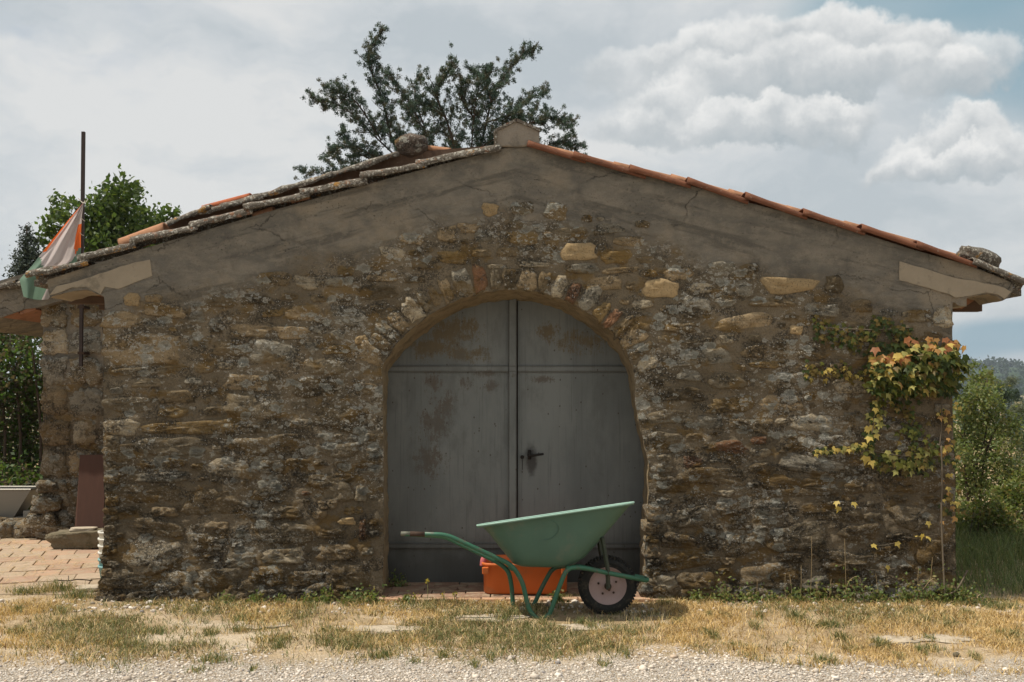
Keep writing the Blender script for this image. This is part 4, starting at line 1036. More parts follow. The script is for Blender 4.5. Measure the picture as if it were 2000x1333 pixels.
# ------------------------------------------------------------------ leaf clouds
def leaf_geo(C, size, rs, elong=1.6, updir=None, squash=1.0):
    """C (n,3) centres → diamond leaves"""
    n = len(C); d = rs.normal(size=(n, 3)); 
    if updir is not None: d = d * .8 + np.array(updir)
    d /= np.linalg.norm(d, axis=1)[:, None]
    e = rs.normal(size=(n, 3)); s_ = np.cross(d, e); s_ /= np.linalg.norm(s_, axis=1)[:, None]
    nn = np.cross(d, s_)
    L = (size * rs.uniform(.6, 1.3, n))[:, None]; W = L / elong
    V = np.stack([C - d * L * .5, C + s_ * W * .5 + nn * L * .08, C + d * L * .5, C - s_ * W * .5 + nn * L * .08], 1).reshape(-1, 3)
    return V, np.arange(n * 4).reshape(n, 4)
def cloud_points(blobs, n, rs, shell=.45, clump=7, cr=.22):
    """clumped points in ellipsoids (x,y,z,rx,ry,rz); n leaves in total by volume"""
    wgt = np.array([(b[3] * b[4] * b[5]) ** .75 for b in blobs]); wgt /= wgt.sum(); out = []
    for b, w_ in zip(blobs, wgt):
        k_ = max(1, int(n * w_ / clump)); d = rs.normal(size=(k_, 3)); d /= np.linalg.norm(d, axis=1)[:, None]
        r = rs.uniform(shell ** 3, 1.08, k_) ** (1 / 3)
        c = np.array(b[:3]) + d * r[:, None] * np.array(b[3:6])
        cc = np.repeat(c, clump, 0) + rs.normal(size=(k_ * clump, 3)) * cr * min(b[3:6]) 
        out.append(cc)
    return np.concatenate(out)
def tints(n, cols, rs, per=4, var=.2, group=1):
    cols = np.array(cols); k_ = rs.randint(0, len(cols), (n + group - 1) // group); k_ = np.repeat(k_, group)[:n]
    c = cols[k_] * rs.uniform(1 - var, 1 + var, (n, 1)); return np.repeat(c, per, 0)
def crown(name, blobs, n, size, cols, mat, parent, seed, **kw):
    rs = np.random.RandomState(seed); C = cloud_points(blobs, n, rs, **{k_: v for k_, v in kw.items() if k_ in ('shell', 'clump', 'cr')})
    V, Fc = leaf_geo(C, size, rs, kw.get('elong', 1.6), kw.get('updir'))
    return link(name, np_mesh(name, V, Fc, tints(len(C), cols, rs, group=kw.get('clump', 7))), mat, parent)
def limbs(name, paths, parent, mat=M_bark, seg=6):
    mb = MB()
    for pts, r0, r1 in paths:
        s_ = spline(pts, 4); mb.tube(s_, [r0 + (r1 - r0) * i / (len(s_) - 1) for i in range(len(s_))], seg)
    return mb.build(name, mat, parent, smooth=True)

# dark conifer behind the ridge
CY = 7.0
LIMB = [[(905, 420), (800, 330), (765, 270), (752, 215), (738, 170), (722, 130), (722, 95), (745, 62)],
 [(800, 330), (730, 265), (690, 225), (655, 203), (615, 194)], [(745, 275), (700, 205), (672, 185), (645, 172)], [(800, 345), (740, 310), (690, 288), (650, 292)],
 [(830, 380), (740, 330), (690, 320), (640, 302)], [(820, 400), (700, 350), (650, 340), (590, 337)], [(905, 420), (860, 310), (820, 240), (790, 185), (765, 148)], [(830, 250), (810, 190), (818, 150)],
 [(905, 420), (890, 300), (870, 230), (850, 180), (870, 150), (885, 126)], [(905, 420), (920, 300), (925, 230), (935, 170), (952, 140)], [(905, 420), (930, 320), (950, 240), (962, 190), (985, 150), (1010, 120), (1036, 97)],
 [(960, 200), (945, 160), (925, 140)], [(905, 420), (960, 300), (985, 240), (1020, 205), (1062, 180)], [(960, 300), (1010, 255), (1050, 236), (1085, 231), (1112, 246)], [(905, 430), (1000, 330), (1060, 290), (1095, 278), (1125, 292)],
 [(860, 310), (790, 280), (760, 240)], [(890, 300), (870, 260), (830, 260)], [(920, 300), (970, 270), (1000, 262)], [(870, 230), (830, 200), (800, 210)], [(925, 230), (900, 190), (905, 160)], [(950, 240), (1000, 225), (1020, 235)],
 [(780, 330), (700, 300), (670, 260)], [(905, 400), (950, 320), (1000, 285), (1030, 262)]]
con = thing('conifer_tree', 'dark blue green spreading conifer rising behind the barn ridge', 'tree')
rs = np.random.RandomState(5); rnd = random.Random(12); paths = [([P(905, 420, CY), P(905, 640, CY), P(900, 900, CY), Vector((P(900, 900, CY).x, CY, gz(-1, CY) - .1))], .14, .18)]; cen = []
for li, pl in enumerate(LIMB):
    dz = rnd.uniform(-.7, .7); n_ = len(pl)
    pts = [P(a, b, CY + dz * i / (n_ - 1)) for i, (a, b) in enumerate(pl)]
    paths.append((pts, .022 if n_ > 5 else .013, .004)); sp = spline(pts, 9)
    for i, p in enumerate(sp):
        t = i / (len(sp) - 1)
        if t < .12 and n_ > 4: continue
        sc = (.70 - .44 * t) * (.8 if n_ < 6 else 1)
        dr = (sp[min(i + 1, len(sp) - 1)] - sp[max(i - 1, 0)]).normalized()
        if i % 2: continue
        for k_ in range(2):
            sd_ = Vector([rnd.gauss(0, 1) for _ in range(3)]); sd_ = (sd_ - dr * sd_.dot(dr)).normalized()
            tw = (dr * 1.0 + sd_ * .85 + Vector((0, 0, .1))).normalized(); ln = (.44 - .26 * t) * rnd.uniform(.5, 1.1) * (.8 if n_ < 5 else 1)
            end = p + tw * ln; paths.append(([p, p + tw * ln * .5 + Vector((0, 0, -.01)), end], .006, .002))
            m_n = max(2, int(ln / .065))
            for m_ in range(m_n):
                f_ = .25 + .8 * (m_ + rnd.random() * .5) / m_n; q = p.lerp(end, f_)
                q2 = q + Vector([rnd.gauss(0, .022) for _ in range(3)]); cen.append((q2.x, q2.y, q2.z, .038 * (1.1 - .45 * f_)))
                if rnd.random() < .30:
                    q3 = q + Vector([rnd.gauss(0, .06) for _ in range(3)]); cen.append((q3.x, q3.y, q3.z, .026)); 
        if t > .6: cen.append((p.x, p.y, p.z, .028))
cen = np.array(cen); per = 60
C = np.repeat(cen[:, :3], per, 0) + rs.normal(size=(len(cen) * per, 3)) * np.repeat(cen[:, 3], per)[:, None] * .58
V, Fc = leaf_geo(C, .026, rs, 2.6, (0, 0, .6))
link('crown', np_mesh('crown', V, Fc, tints(len(C), [(.060, .098, .072), (.080, .118, .080), (.048, .078, .060), (.105, .108, .068)], rs, group=per)), M_needle, con)
limbs('trunk', paths, con)

def pb(px, py, y, r, ry=None, rz_=None):
    p = P(px, py, y); s_ = (y - CAM.y) / F; return (p.x, p.y, p.z, r * s_, (ry or r) * s_, (rz_ or r) * s_)
# broadleaf tree behind the flag
lt = thing('broadleaf_tree', 'light green broadleaf tree behind the left eave and the flag', 'tree')
TY = 9.0
bl = [pb(x, y, TY + random.uniform(-.5, .5), r) for x, y, r in ((240, 380, 34), (215, 405, 36), (250, 430, 44), (190, 425, 34), (120, 405, 22), (145, 425, 28), (110, 435, 26), (290, 450, 34), (322, 422, 18), (345, 415, 12), (310, 440, 24), (225, 470, 55), (160, 470, 40), (280, 490, 44), (95, 462, 22), (210, 375, 16), (265, 375, 16), (200, 520, 60), (120, 510, 34), (330, 470, 30))]
crown('crown', bl, 9000, .085, [(.085, .14, .032), (.06, .105, .027), (.12, .165, .045), (.045, .075, .02)], M_leaf, lt, 3, clump=5, cr=.26)
limbs('trunk', [([Vector((P(210, 900, TY).x, TY, gz(-6, TY) - .2)), P(212, 700, TY), P(215, 560, TY), P(225, 450, TY), P(240, 380, TY)], .14, .015)] + [([P(214, 560, TY), P((214 + x) / 2, (540 + y) / 2, TY), P(x, y, TY)], .045, .008) for x, y in ((120, 410), (160, 430), (290, 440), (340, 418), (200, 400), (100, 450))], lt)
dc = thing('conifer_tree', 'small dark grey green conifer at the far left behind the flag', 'tree')
bl = [pb(x, y, 8, r, None, r * 1.2) for x, y, r in ((52, 450, 10), (56, 470, 15), (60, 492, 20), (48, 512, 22), (65, 525, 24), (42, 540, 22), (60, 560, 26))]
crown('crown', bl, 5000, .05, [(.05, .07, .05), (.065, .08, .055), (.04, .055, .045)], M_needle, dc, 4, clump=8, cr=.3, elong=2.4)
limbs('trunk', [([Vector((P(52, 900, 8).x, 8, -.4)), P(54, 700, 8), P(55, 520, 8), P(52, 440, 8)], .07, .008)], dc)
# left hedge bush
hb_ = thing('garden_bush', 'tall leafy bush filling the gap left of the outbuilding', 'bush')
bl = [pb(x, y, 5.2 + random.uniform(-.5, .5), r) for x, y, r in ((20, 660, 45), (70, 650, 34), (-30, 670, 50), (10, 730, 50), (70, 730, 40), (-50, 760, 50), (20, 800, 55), (80, 800, 40), (10, 880, 60), (80, 880, 45), (-60, 880, 60), (30, 960, 60), (90, 960, 45), (-50, 980, 60), (-100, 700, 60), (-110, 840, 70), (-110, 980, 70), (20, 1010, 50), (100, 1000, 40))]
crown('crown', bl, 26000, .062, [(.085, .15, .03), (.05, .10, .022), (.11, .17, .045), (.10, .095, .06), (.13, .11, .075)], M_leaf, hb_, 7, clump=6, cr=.25)
limbs('trunk', [([Vector((P(x, 1000, 5.2).x, 5.2, 0)), P(x + 10, 850, 5.2), P(x - 12, 640, 5.2)], .03, .006) for x in (0, 30, 70, -40)], hb_)
# right hand small tree
RY_ = 0
rt = thing('young_tree', 'airy olive green young tree right of the barn corner', 'tree')
RY = 4.6
bl = [pb(x, y, RY + random.uniform(-.4, .4), r, r * 1.3) for x, y, r in ((1928, 735, 14), (1915, 750, 22), (1900, 775, 24), (1935, 775, 24), (1885, 800, 26), (1915, 815, 26), (1950, 810, 22), (1975, 835, 18), (1890, 850, 30), (1930, 855, 28), (1965, 865, 24), (1880, 890, 26), (1915, 900, 30), (1955, 905, 26), (1985, 925, 22), (1895, 940, 28), (1935, 950, 30), (1970, 965, 28), (1880, 980, 26), (1900, 720, 12), (1870, 930, 26), (1862, 870, 24))]
crown('crown', bl, 10500, .042, [(.15, .195, .06), (.11, .155, .05), (.18, .22, .08), (.09, .12, .045), (.20, .20, .08)], M_leaf, rt, 8, clump=5, cr=.30)
tb = [Vector((P(x, 1000, RY).x, RY, gz(3, RY) - .05)) for x in (1905, 1915, 1895)]
limbs('trunk', [([tb[0], P(1908, 1000, RY), P(1905, 920, RY), P(1925, 850, RY), P(1928, 740, RY)], .028, .005), ([tb[1], P(1915, 980, RY), P(1922, 900, RY), P(1945, 840, RY), P(1975, 825, RY)], .022, .004), ([tb[2], P(1893, 990, RY), P(1885, 920, RY), P(1883, 850, RY), P(1890, 780, RY)], .02, .004), ([P(1905, 920, RY), P(1890, 870, RY), P(1870, 840, RY)], .012, .003), ([P(1925, 860, RY), P(1950, 900, RY), P(1985, 920, RY)], .012, .003)], rt)
rb = thing('bramble_bush', 'dense bramble bush with small leaves below the young tree', 'bush')
BYR = 2.35
bl = [pb(x, y, BYR + random.uniform(-.25, .5), r, r, r * .8) for x, y, r in ((1890, 1010, 32), (1935, 1005, 36), (1985, 1000, 40), (2040, 1000, 50), (1880, 1050, 34), (1925, 1055, 40), (1980, 1055, 44), (2040, 1060, 55), (1880, 1090, 30), (1930, 1100, 36), (1990, 1100, 44), (1870, 1070, 26), (1960, 970, 24), (2010, 950, 36), (2060, 930, 50), (1885, 1035, 30), (1915, 1075, 34), (1955, 1085, 34), (1870, 1100, 24), (2010, 1095, 34))]
bl += [pb(x, y, 1.7 + random.uniform(-.3, .3), r, r, r * .7) for x, y, r in ((1885, 1085, 22), (1920, 1092, 26), (1965, 1080, 30), (2010, 1088, 30), (2050, 1080, 34))]
crown('crown', bl, 34000, .034, [(.15, .19, .05), (.11, .15, .04), (.19, .22, .065), (.22, .18, .07), (.08, .11, .035)], M_leaf, rb, 9, clump=5, cr=.28)
limbs('stems', [([Vector((P(x, 1110, BYR).x, BYR, 0)), P(x + 8, 1070, BYR), P(x + 22, 1000, BYR - .1)], .008, .003) for x in range(1880, 2050, 14)], rb)
# middle distance and far trees on the right
rnd = random.Random(77); rs = np.random.RandomState(77)
midl = [(1962, 770, 60, 24, 'dark'), (1992, 800, 45, 20, 'olive'), (1925, 765, 90, 17, 'olive'), (1975, 748, 120, 14, 'olive'), (1996, 870, 32, 34, 'olive'), (1990, 925, 24, 40, 'olive'), (1945, 752, 140, 12, 'olive'), (1905, 745, 140, 14, 'olive'), (2030, 780, 60, 30, 'olive'), (1985, 768, 110, 9, 'cyp'), (2040, 860, 30, 50, 'dark'), (1960, 838, 50, 16, 'olive')]
desc = ['round dark tree in the valley right of the young tree', 'grey olive tree at the right picture edge above the field', 'grey olive tree just past the barn corner under the hill', 'small olive tree beneath the hill crest near the right edge', 'olive tree right of the young tree at field height', 'nearest silvery olive tree low at the right edge', 'farther olive tree below the middle of the hill', 'farther olive tree beside the vine covered corner', 'olive tree outside the right of the field', 'tiny dark pointed cypress under the hill crest', 'dark tree beyond the bramble bush at far right', 'small olive tree beside the tan field behind the young tree']
for (px_, py_, d_, r_, kd), ds in zip(midl, desc):
    y_ = d_ - 7; th = thing('valley_tree', ds, 'tree', 'trees in the valley on the right')
    cols = [(.13, .15, .085), (.10, .12, .07), (.16, .17, .10)] if kd == 'olive' else [(.03, .05, .02), (.045, .07, .03)]
    bl = [pb(px_ + rnd.uniform(-.5, .5) * r_, py_ + rnd.uniform(-.35, .35) * r_, y_, r_ * .6) for _ in range(6)] if kd != 'cyp' else [pb(px_, py_ - 4 + k_ * 5, y_, 3 + k_ * 1.3, None, 6) for k_ in range(4)]
    sz = d_ / F * max(2.2, r_ * .14); crown('crown', bl, 1500, sz, cols, M_leaf, th, int(px_ + py_), clump=4, cr=.3)
    c = P(px_, py_, y_); limbs('trunk', [([Vector((c.x, y_, gz(c.x, y_) - .1)), Vector((c.x, y_, c.z))], r_ * d_ / F * .12, r_ * d_ / F * .04)], th)
parts_V = []; n0 = 0; T = []
for _ in range(900):
    y_ = rnd.uniform(250, 1350); u_ = rnd.uniform(.36, .62); x = u_ * (y_ + 7); z_ = gz(x, y_)
    if y_ < 650 and rnd.random() < .55: continue
    r_ = rnd.uniform(2, 4.5) * (1.1 if y_ > 700 else .8); C = np.array((x, y_, z_ + r_ * .6)) + rs.normal(size=(34, 3)) * r_ * .5
    V, Fc = leaf_geo(C, r_ * .85, rs, 1.2); parts_V.append(V)
    T.append(np.repeat(np.array([(.034, .058, .028)]) * rs.uniform(.7, 1.3), len(V), 0))
V = np.concatenate(parts_V); tag(link('hill_woodland', np_mesh('hill_woodland', V, np.arange(len(V)).reshape(-1, 4), np.concatenate(T)), M_leaf), 'far woodland and scrub covering the blue green hillside', 'woodland', kind='stuff')

# ------------------------------------------------------------------ creeper
vine = thing('creeper', 'creeper with orange and green leaves over the right corner of the barn wall', 'climbing plant')
LEAF = [(0, .08), (.26, .0), (.52, .50), (.27, .46), (.16, .60), (.0, 1.05), (-.16, .60), (-.27, .46), (-.52, .50), (-.26, .0)]
cols = {'g': (.125, .13, .022), 'd': (.045, .065, .013), 'y': (.58, .44, .12), 'o': (.52, .29, .10), 'r': (.36, .15, .065), 'l': (.40, .37, .12), 'b': (.17, .12, .03)}  # autumn hues; pale ones raised for sunlit leaves, dark ones for shaded
lm = {}
for k_, c in cols.items():
    for v_ in range(2):
        vs = [(0, .03, -.42)]; rr = random.Random(v_)
        for (a, b) in LEAF: vs.append((a * (1 + .12 * rr.uniform(-1, 1)), .10 * abs(a) * 2 + .25 * (b - .42) ** 2, -b))
        V = np.array(vs); n_ = len(LEAF); Fc = np.array([(0, i + 1, (i + 1) % n_ + 1) for i in range(n_)])
        me = np_mesh('leaf', V, Fc, np.tile(np.array(c), (len(V), 1))); me.materials.append(M_leaf); lm[k_, v_] = me
rnd = random.Random(42); leaves = []
def L(px, py, off, s, k_): leaves.append((px, py, off, s, k_))
for _ in range(272):    # hanging mass, overlapping like shingles
    px_ = rnd.uniform(1694, 1886); t = (px_ - 1694) / 192
    top_ = np.interp(px_, [1690, 1780, 1790, 1830, 1886], [690, 684, 655, 652, 668]); bot = np.interp(px_, [1690, 1730, 1780, 1850, 1886], [760, 772, 766, 762, 735])
    v = rnd.random() ** .85; py_ = top_ + (bot - top_) * v
    off = .05 + .17 * math.sin(min(1, v * 1.4 + .12) * math.pi * .62) + rnd.uniform(-.02, .02)
    k_ = rnd.choices('orly', [6, 4, 2, 3])[0] if v < .26 else rnd.choices('glydob', [8, 2, 1, 12, .6, 4])[0]  # top rows take reds and sunlit tints, lower rows mostly shaded tints
    L(px_, py_, off, rnd.uniform(.044, .068), k_)
for _ in range(8): L(rnd.uniform(1700, 1880), rnd.uniform(655, 700), .16, .07, rnd.choice('orylo'))
for _ in range(2):
    t = rnd.random(); L(1718 - 30 * t + rnd.gauss(0, 8), 765 + 110 * t, .04 + rnd.random() * .03, rnd.uniform(.04, .07), rnd.choice('gyyld'))
for _ in range(4):
    t = rnd.random(); L(1690 + 130 * t + rnd.gauss(0, 6), 885 + 15 * math.sin(t * 4) + rnd.gauss(0, 9), .04 + rnd.random() * .05, rnd.uniform(.045, .085), rnd.choice('gglydgy'))
for px_, py_ in ((1634, 978), (1640, 990), (1668, 980), (1814, 1018), (1803, 1043), (1790, 1046), (1812, 1047), (1735, 1104), (1704, 1062), (1752, 1058), (1762, 874), (1770, 886), (1680, 860), (1682, 880), (1688, 892)): L(px_, py_, .05, .05, 'y')
leaves = leaves[:296]
for (px_, py_, off, s_, k_) in leaves:
    x, z = (px_ - 1000) / 290, CAM.z + (HZ - py_) / 290
    xx_ = min(x, 2.975); y_ = float(wy(xx_, z)) - off; x *= 1 + y_ / 7; z = CAM.z + (z - CAM.z) * (1 + y_ / 7)
    o = bpy.data.objects.new('leaf', lm[k_, rnd.randint(0, 1)]); COL.objects.link(o); o.parent = vine
    sx = (px_ - 1800) / 100.0
    o.location = (x - (px_ - 1000) / F * 0 , y_, z); o.scale = (s_, s_, s_)
    o.rotation_euler = (rad(rnd.gauss(-24, 24)), rad(rnd.gauss(0, 12)), rad(rnd.gauss(28 * max(0, sx), 24)))
# small flat leaves hugging the wall: one part
parts = []
def small_leaf(px_, py_, s_, k_):
    x, z = (px_ - 1000) / 290, CAM.z + (HZ - py_) / 290; y_ = float(wy(min(x, 2.97), z)) - rnd.uniform(.012, .04)
    me = lm[k_, 0]; V = np.array([v.co[:] for v in me.vertices]) * s_; a = rnd.gauss(0, .5); ca, sa = math.cos(a), math.sin(a)
    V = np.stack([V[:, 0] * ca - V[:, 2] * sa, V[:, 1], V[:, 0] * sa + V[:, 2] * ca], 1); til = rad(rnd.gauss(-14, 12))
    V = np.stack([V[:, 0], V[:, 1] * math.cos(til) - V[:, 2] * math.sin(til), V[:, 1] * math.sin(til) + V[:, 2] * math.cos(til)], 1)
    Fc = np.array([(0, i + 1, (i + 1) % 10 + 1) for i in range(10)]); parts.append((V + np.array((x, y_, z)), Fc, np.array(cols[k_]) * rnd.uniform(.7, 1.1)))
for _ in range(250):
    px_ = rnd.uniform(1590, 1785); small_leaf(px_, 640 + (px_ - 1590) * -.03 + rnd.gauss(14, 12) + 14 * math.sin(px_ * .05), rnd.uniform(.03, .045), rnd.choice('dbgdb'))
for _ in range(110):
    px_ = rnd.uniform(1568, 1700); small_leaf(px_, 722 + (px_ - 1568) * .08 + rnd.gauss(0, 8), rnd.uniform(.028, .042), rnd.choice('dbgby'))
for _ in range(130): t = rnd.random(); small_leaf(1745 + 60 * t + rnd.gauss(0, 14), 770 + 120 * t + rnd.gauss(0, 10), rnd.uniform(.03, .045), rnd.choice('dbg'))
for _ in range(60): t = rnd.random(); small_leaf(1845 + rnd.gauss(0, 12), 780 + 260 * t, rnd.uniform(.03, .05), rnd.choice('dboy'))
for _ in range(70): t = rnd.random(); small_leaf(1585 + 110 * t, 880 - 12 * t + rnd.gauss(0, 3), rnd.uniform(.025, .04), rnd.choice('yld'))
for _ in range(700): small_leaf(rnd.uniform(1698, 1866), rnd.uniform(668, 765), .06, rnd.choice('dgbd'))
for _ in range(60): t = rnd.random(); small_leaf(1718 - 30 * t + rnd.gauss(0, 8), 765 + 110 * t, .05, rnd.choice('gyydl'))
for _ in range(110): t = rnd.random(); small_leaf(1690 + 150 * t + rnd.gauss(0, 6), 888 + 15 * math.sin(t * 4) + rnd.gauss(0, 11), .05, rnd.choice('ggdlb'))
tag(join('small_leaves', parts, M_leaf, vine, smooth=False), kind='stuff')
mb = MB()
def wl(px_, py_, off=.012):
    x, z = (px_ - 1000) / 290, CAM.z + (HZ - py_) / 290; return Vector((x, float(wy(min(x, 2.97), z)) - off - (.01 if off else 0), z))
for pl, r in (([(1819, 1158, .09), (1821, 1100, .07), (1824, 1000, .05), (1828, 930, .04), (1830, 870, .03)], .006), ([(1829, 875), (1836, 820), (1838, 760)], .004), ([(1780, 640), (1700, 645), (1590, 640)], .004), ([(1790, 700), (1690, 735), (1568, 722)], .004), ([(1790, 760), (1715, 780), (1700, 840), (1685, 895)], .004), ([(1828, 890), (1760, 890), (1690, 880), (1582, 880)], .003), ([(1820, 1040), (1790, 1044)], .002), ([(1735, 1104), (1700, 1108), (1660, 1100)], .0025), ([(1704, 1062), (1740, 1056)], .002), ([(1819, 1150, .08), (1840, 1140, .1), (1868, 1106, .06)], .006)):
    mb.tube(spline([wl(*q) for q in pl], 5), r, 6)
mb.build('stem', simple('vine_stem', (.12, .095, .065), .9, .3), vine, smooth=True)

# ------------------------------------------------------------------ gravel
rs = np.random.RandomState(2)
bm = bmesh.new(); bmesh.ops.create_icosphere(bm, subdivisions=1, radius=1); ico = np.array([v.co[:] for v in bm.verts]); icf = np.array([[v.index for v in f.verts] for f in bm.faces]); bm.free()
def pebbles(n, xr, yr, smin, smax, pw=2.5, dens=None):
    x = rs.uniform(*xr, n); y = rs.uniform(*yr, n)
    if dens is not None:
        k_ = rs.random_sample(n) < dens(x, y); x, y = x[k_], y[k_]; n = len(x)
    s_ = smin + (smax - smin) * rs.random_sample(n) ** pw
    V = ico[None] * (1 + rs.normal(size=(n, 12, 1)) * .18) * np.stack([s_ * rs.uniform(.7, 1.3, n), s_ * rs.uniform(.7, 1.2, n), s_ * rs.uniform(.45, .8, n)], 1)[:, None, :]
    a = rs.uniform(0, 6.28, n); ca, sa = np.cos(a)[:, None], np.sin(a)[:, None]
    V = np.stack([V[..., 0] * ca - V[..., 1] * sa, V[..., 0] * sa + V[..., 1] * ca, V[..., 2]], -1)
    V += np.stack([x, y, terrain(x, y) + s_ * .25], 1)[:, None, :]
    cc = np.array([(.60, .525, .44), (.50, .43, .355), (.70, .63, .55), (.36, .30, .24), (.24, .22, .21), (.50, .39, .29)])[rs.choice(6, n, p=[.34, .2, .24, .11, .05, .06])]
    T_ = np.repeat(cc * rs.uniform(.85, 1.1, (n, 1)), 12, 0)
    Fc = (icf[None] + (np.arange(n) * 12)[:, None, None]).reshape(-1, 3)
    return V.reshape(-1, 3), Fc, T_
def gedge(x, y): return y + (fbm(x, y, 2.0, 61, 4) - .5) * .9 - .012 * x
def gd(x, y): return sm(-1.36, -1.86, gedge(x, y)) * .995 + .005
V1 = pebbles(62000, (-4.2, 4.2), (-2.7, -1.0), .003, .0098, 2.6, gd)
V2 = pebbles(420, (-4.2, 4.2), (-2.7, -1.0), .012, .023, 2, gd)
V3 = pebbles(900, (-3.6, 3.4), (-.5, -.12), .005, .022, 3)
for (V, Fc, T_), nm, lb in ((V1, 'gravel', 'loose pale gravel of the drive in the foreground'), (V2, 'gravel_stones', 'larger pale pebbles scattered over the drive'), (V3, 'rubble_chips', 'small stone chips along the foot of the barn wall')):
    tag(link(nm, np_mesh(nm, V, Fc, T_), M_gravel, smooth=False), lb, 'gravel', kind='stuff')
for (px_, py_, sx, lb) in ((508, 1219, .15, 'flat pale stone bedded in the grass left of the door'), (752, 1226, .22, 'long pale slab in the grass in front of the door left jamb'), (958, 1211, .19, 'pale slab in the grass by the wheelbarrow legs'), (1142, 1226, .13, 'flat pale stone in the grass below the wheel'), (1740, 1247, .11, 'pale stone at the gravel edge, left of a pair at right'), (1845, 1246, .16, 'longer pale stone at the gravel edge, right of a pair at right')):
    d_ = 2030 * 1.4 / (py_ - 760); y_ = d_ - 7; p = P(px_, py_, y_)
    o = lump('flat_stone', M_pale, 0, 0, 0, sx, .085, .02, int(px_), (.4, .4, .4), None, 4, .42, .35, 3.0); o.location = (p.x, y_, gz(p.x, y_) - .002); tag(o, lb, 'stone', 'flat stones bedded in the grass')
for i, (px_, py_, s_, lb) in enumerate(((1705, 1262, .022, 'small grey pebble in dry grass near the gravel edge at right'), (1868, 1277, .018, 'small grey pebble on the drive at lower right'))):
    d_ = 2842 / (py_ - 760); y_ = d_ - 7; p = P(px_, py_, y_); o = lump('pebble', M_trough, 0, 0, 0, s_, s_, s_ * .7, i, (.2, .2, .2), None, 2); o.location = (p.x, y_, gz(p.x, y_) + .01); tag(o, lb, 'pebble')

# ------------------------------------------------------------------ grass and weeds
def blades(x, y, z, h, w_, lean, rs, col):
    n = len(x); a = rs.uniform(0, 2 * math.pi, n); dx, dy_ = np.cos(a), np.sin(a); px_, py_ = -dy_, dx
    b = rs.uniform(0, 2 * math.pi, n); lx, ly = np.cos(b) * lean * h, np.sin(b) * lean * h
    p0 = np.stack([x, y, z - .004], 1); p1 = p0 + np.stack([lx * .35, ly * .35, h * .55], 1); p2 = p0 + np.stack([lx, ly, h * (1 - .3 * np.minimum(lean, 1))], 1)
    s_ = np.stack([px_ * w_, py_ * w_, 0 * w_], 1)
    V = np.stack([p0 - s_, p0 + s_, p1 + s_ * .75, p1 - s_ * .75, p2], 1).reshape(-1, 3)
    i = np.arange(n)[:, None] * 5
    Fc = np.concatenate([i + np.array([0, 1, 2]), i + np.array([0, 2, 3]), i + np.array([3, 2, 4])], 0)
    return V, Fc, np.repeat(col, 5, 0)
rs = np.random.RandomState(8)
def tufts(n, xr, yr, dens, per, hmul=1.0, spread=.022):
    x = rs.uniform(*xr, n); y = rs.uniform(*yr, n); k_ = rs.random_sample(n) < dens(x, y); x, y = x[k_], y[k_]; n = len(x)
    hh = rs.uniform(.6, 1.3, n) * hmul; gr = fbm(x, y, 1.6, 91, 4) + (x < -.3) * .06 - sm(-.2, 1.5, x) * .05 + rs.normal(0, .07, n)
    X_ = np.repeat(x, per) + rs.normal(0, spread, n * per); Y_ = np.repeat(y, per) + rs.normal(0, spread, n * per)
    G = np.repeat(gr, per) + rs.normal(0, .05, n * per)
    H = np.repeat(hh, per) * rs.uniform(.016, .058, n * per)
    c = np.where((G > .50)[:, None], np.array((.155, .17, .065)), np.array((.60, .43, .19))) * rs.uniform(.65, 1.25, (n * per, 1))
    alt = rs.random_sample(n * per) < .22; c[alt] = np.array((.72, .56, .31)) * rs.uniform(.8, 1.1, (alt.sum(), 1))
    alt = rs.random_sample(n * per) < .16; c[alt] = np.array((.20, .12, .055)) * rs.uniform(.8, 1.1, (alt.sum(), 1))
    return blades(X_, Y_, terrain(X_, Y_), H, rs.uniform(.0010, .0026, n * per), rs.uniform(.15, 1.7, n * per), rs, c)
SLABS = [(P(a, b, 2842 / (b - 760) - 7).x, 2842 / (b - 760) - 7, c) for a, b, c in ((508, 1219, .15), (752, 1226, .22), (958, 1211, .19), (1142, 1226, .13), (1740, 1247, .11), (1845, 1246, .16))]
def dens_lawn(x, y):
    e = gedge(x, y); d = sm(-1.86, -1.15, e) * (.16 + .95 * sm(.42, .53, fbm(x, y, 2.6, 71, 4)))
    d = d * (1 - .75 * sm(-.30, -.14, y) * sm(.1, -.2, x))
    for sx, sy, sr in SLABS: d = d * (1 - .97 * (((x - sx) / (sr * 1.05)) ** 2 + ((y - sy + .03) / .085) ** 2 < 1) * (fbm(x, y, 9, 5, 2) < .62))
    d = d * (1 - .8 * (((x - .17) / .20) ** 2 + ((y + .74) / .13) ** 2 < 1))
    d = d * ~((np.abs(x + .02) < .9) & (y > -.17))
    return d
A = tufts(33000, (-4.8, 4.8), (-1.9, -.10), dens_lawn, 7)
tag(link('dry_grass', np_mesh('dry_grass', *A), M_grass), 'short dry straw coloured grass before the barn', 'grass', kind='stuff')
n_ = 2600; x = rs.uniform(-5.4, -2.85, n_); y = rs.uniform(.05, 2.5, n_); k_ = rs.random_sample(n_) < sm(.42, .60, fbm(x, y, 2.2, 13, 4)) + .08; x, y = x[k_], y[k_]; n_ = len(x)
A = blades(x, y, np.full(n_, .018), rs.uniform(.02, .06, n_), rs.uniform(.001, .0022, n_), rs.uniform(2.5, 6, n_), rs, np.array((.60, .44, .22)) * rs.uniform(.6, 1.2, (n_, 1)))
A[0][:, 2] = np.clip(A[0][:, 2], .015, .03)
tag(link('straw_litter', np_mesh('straw_litter', *A), M_grass), 'dry straw litter scattered over the clay paving', 'straw', kind='stuff')
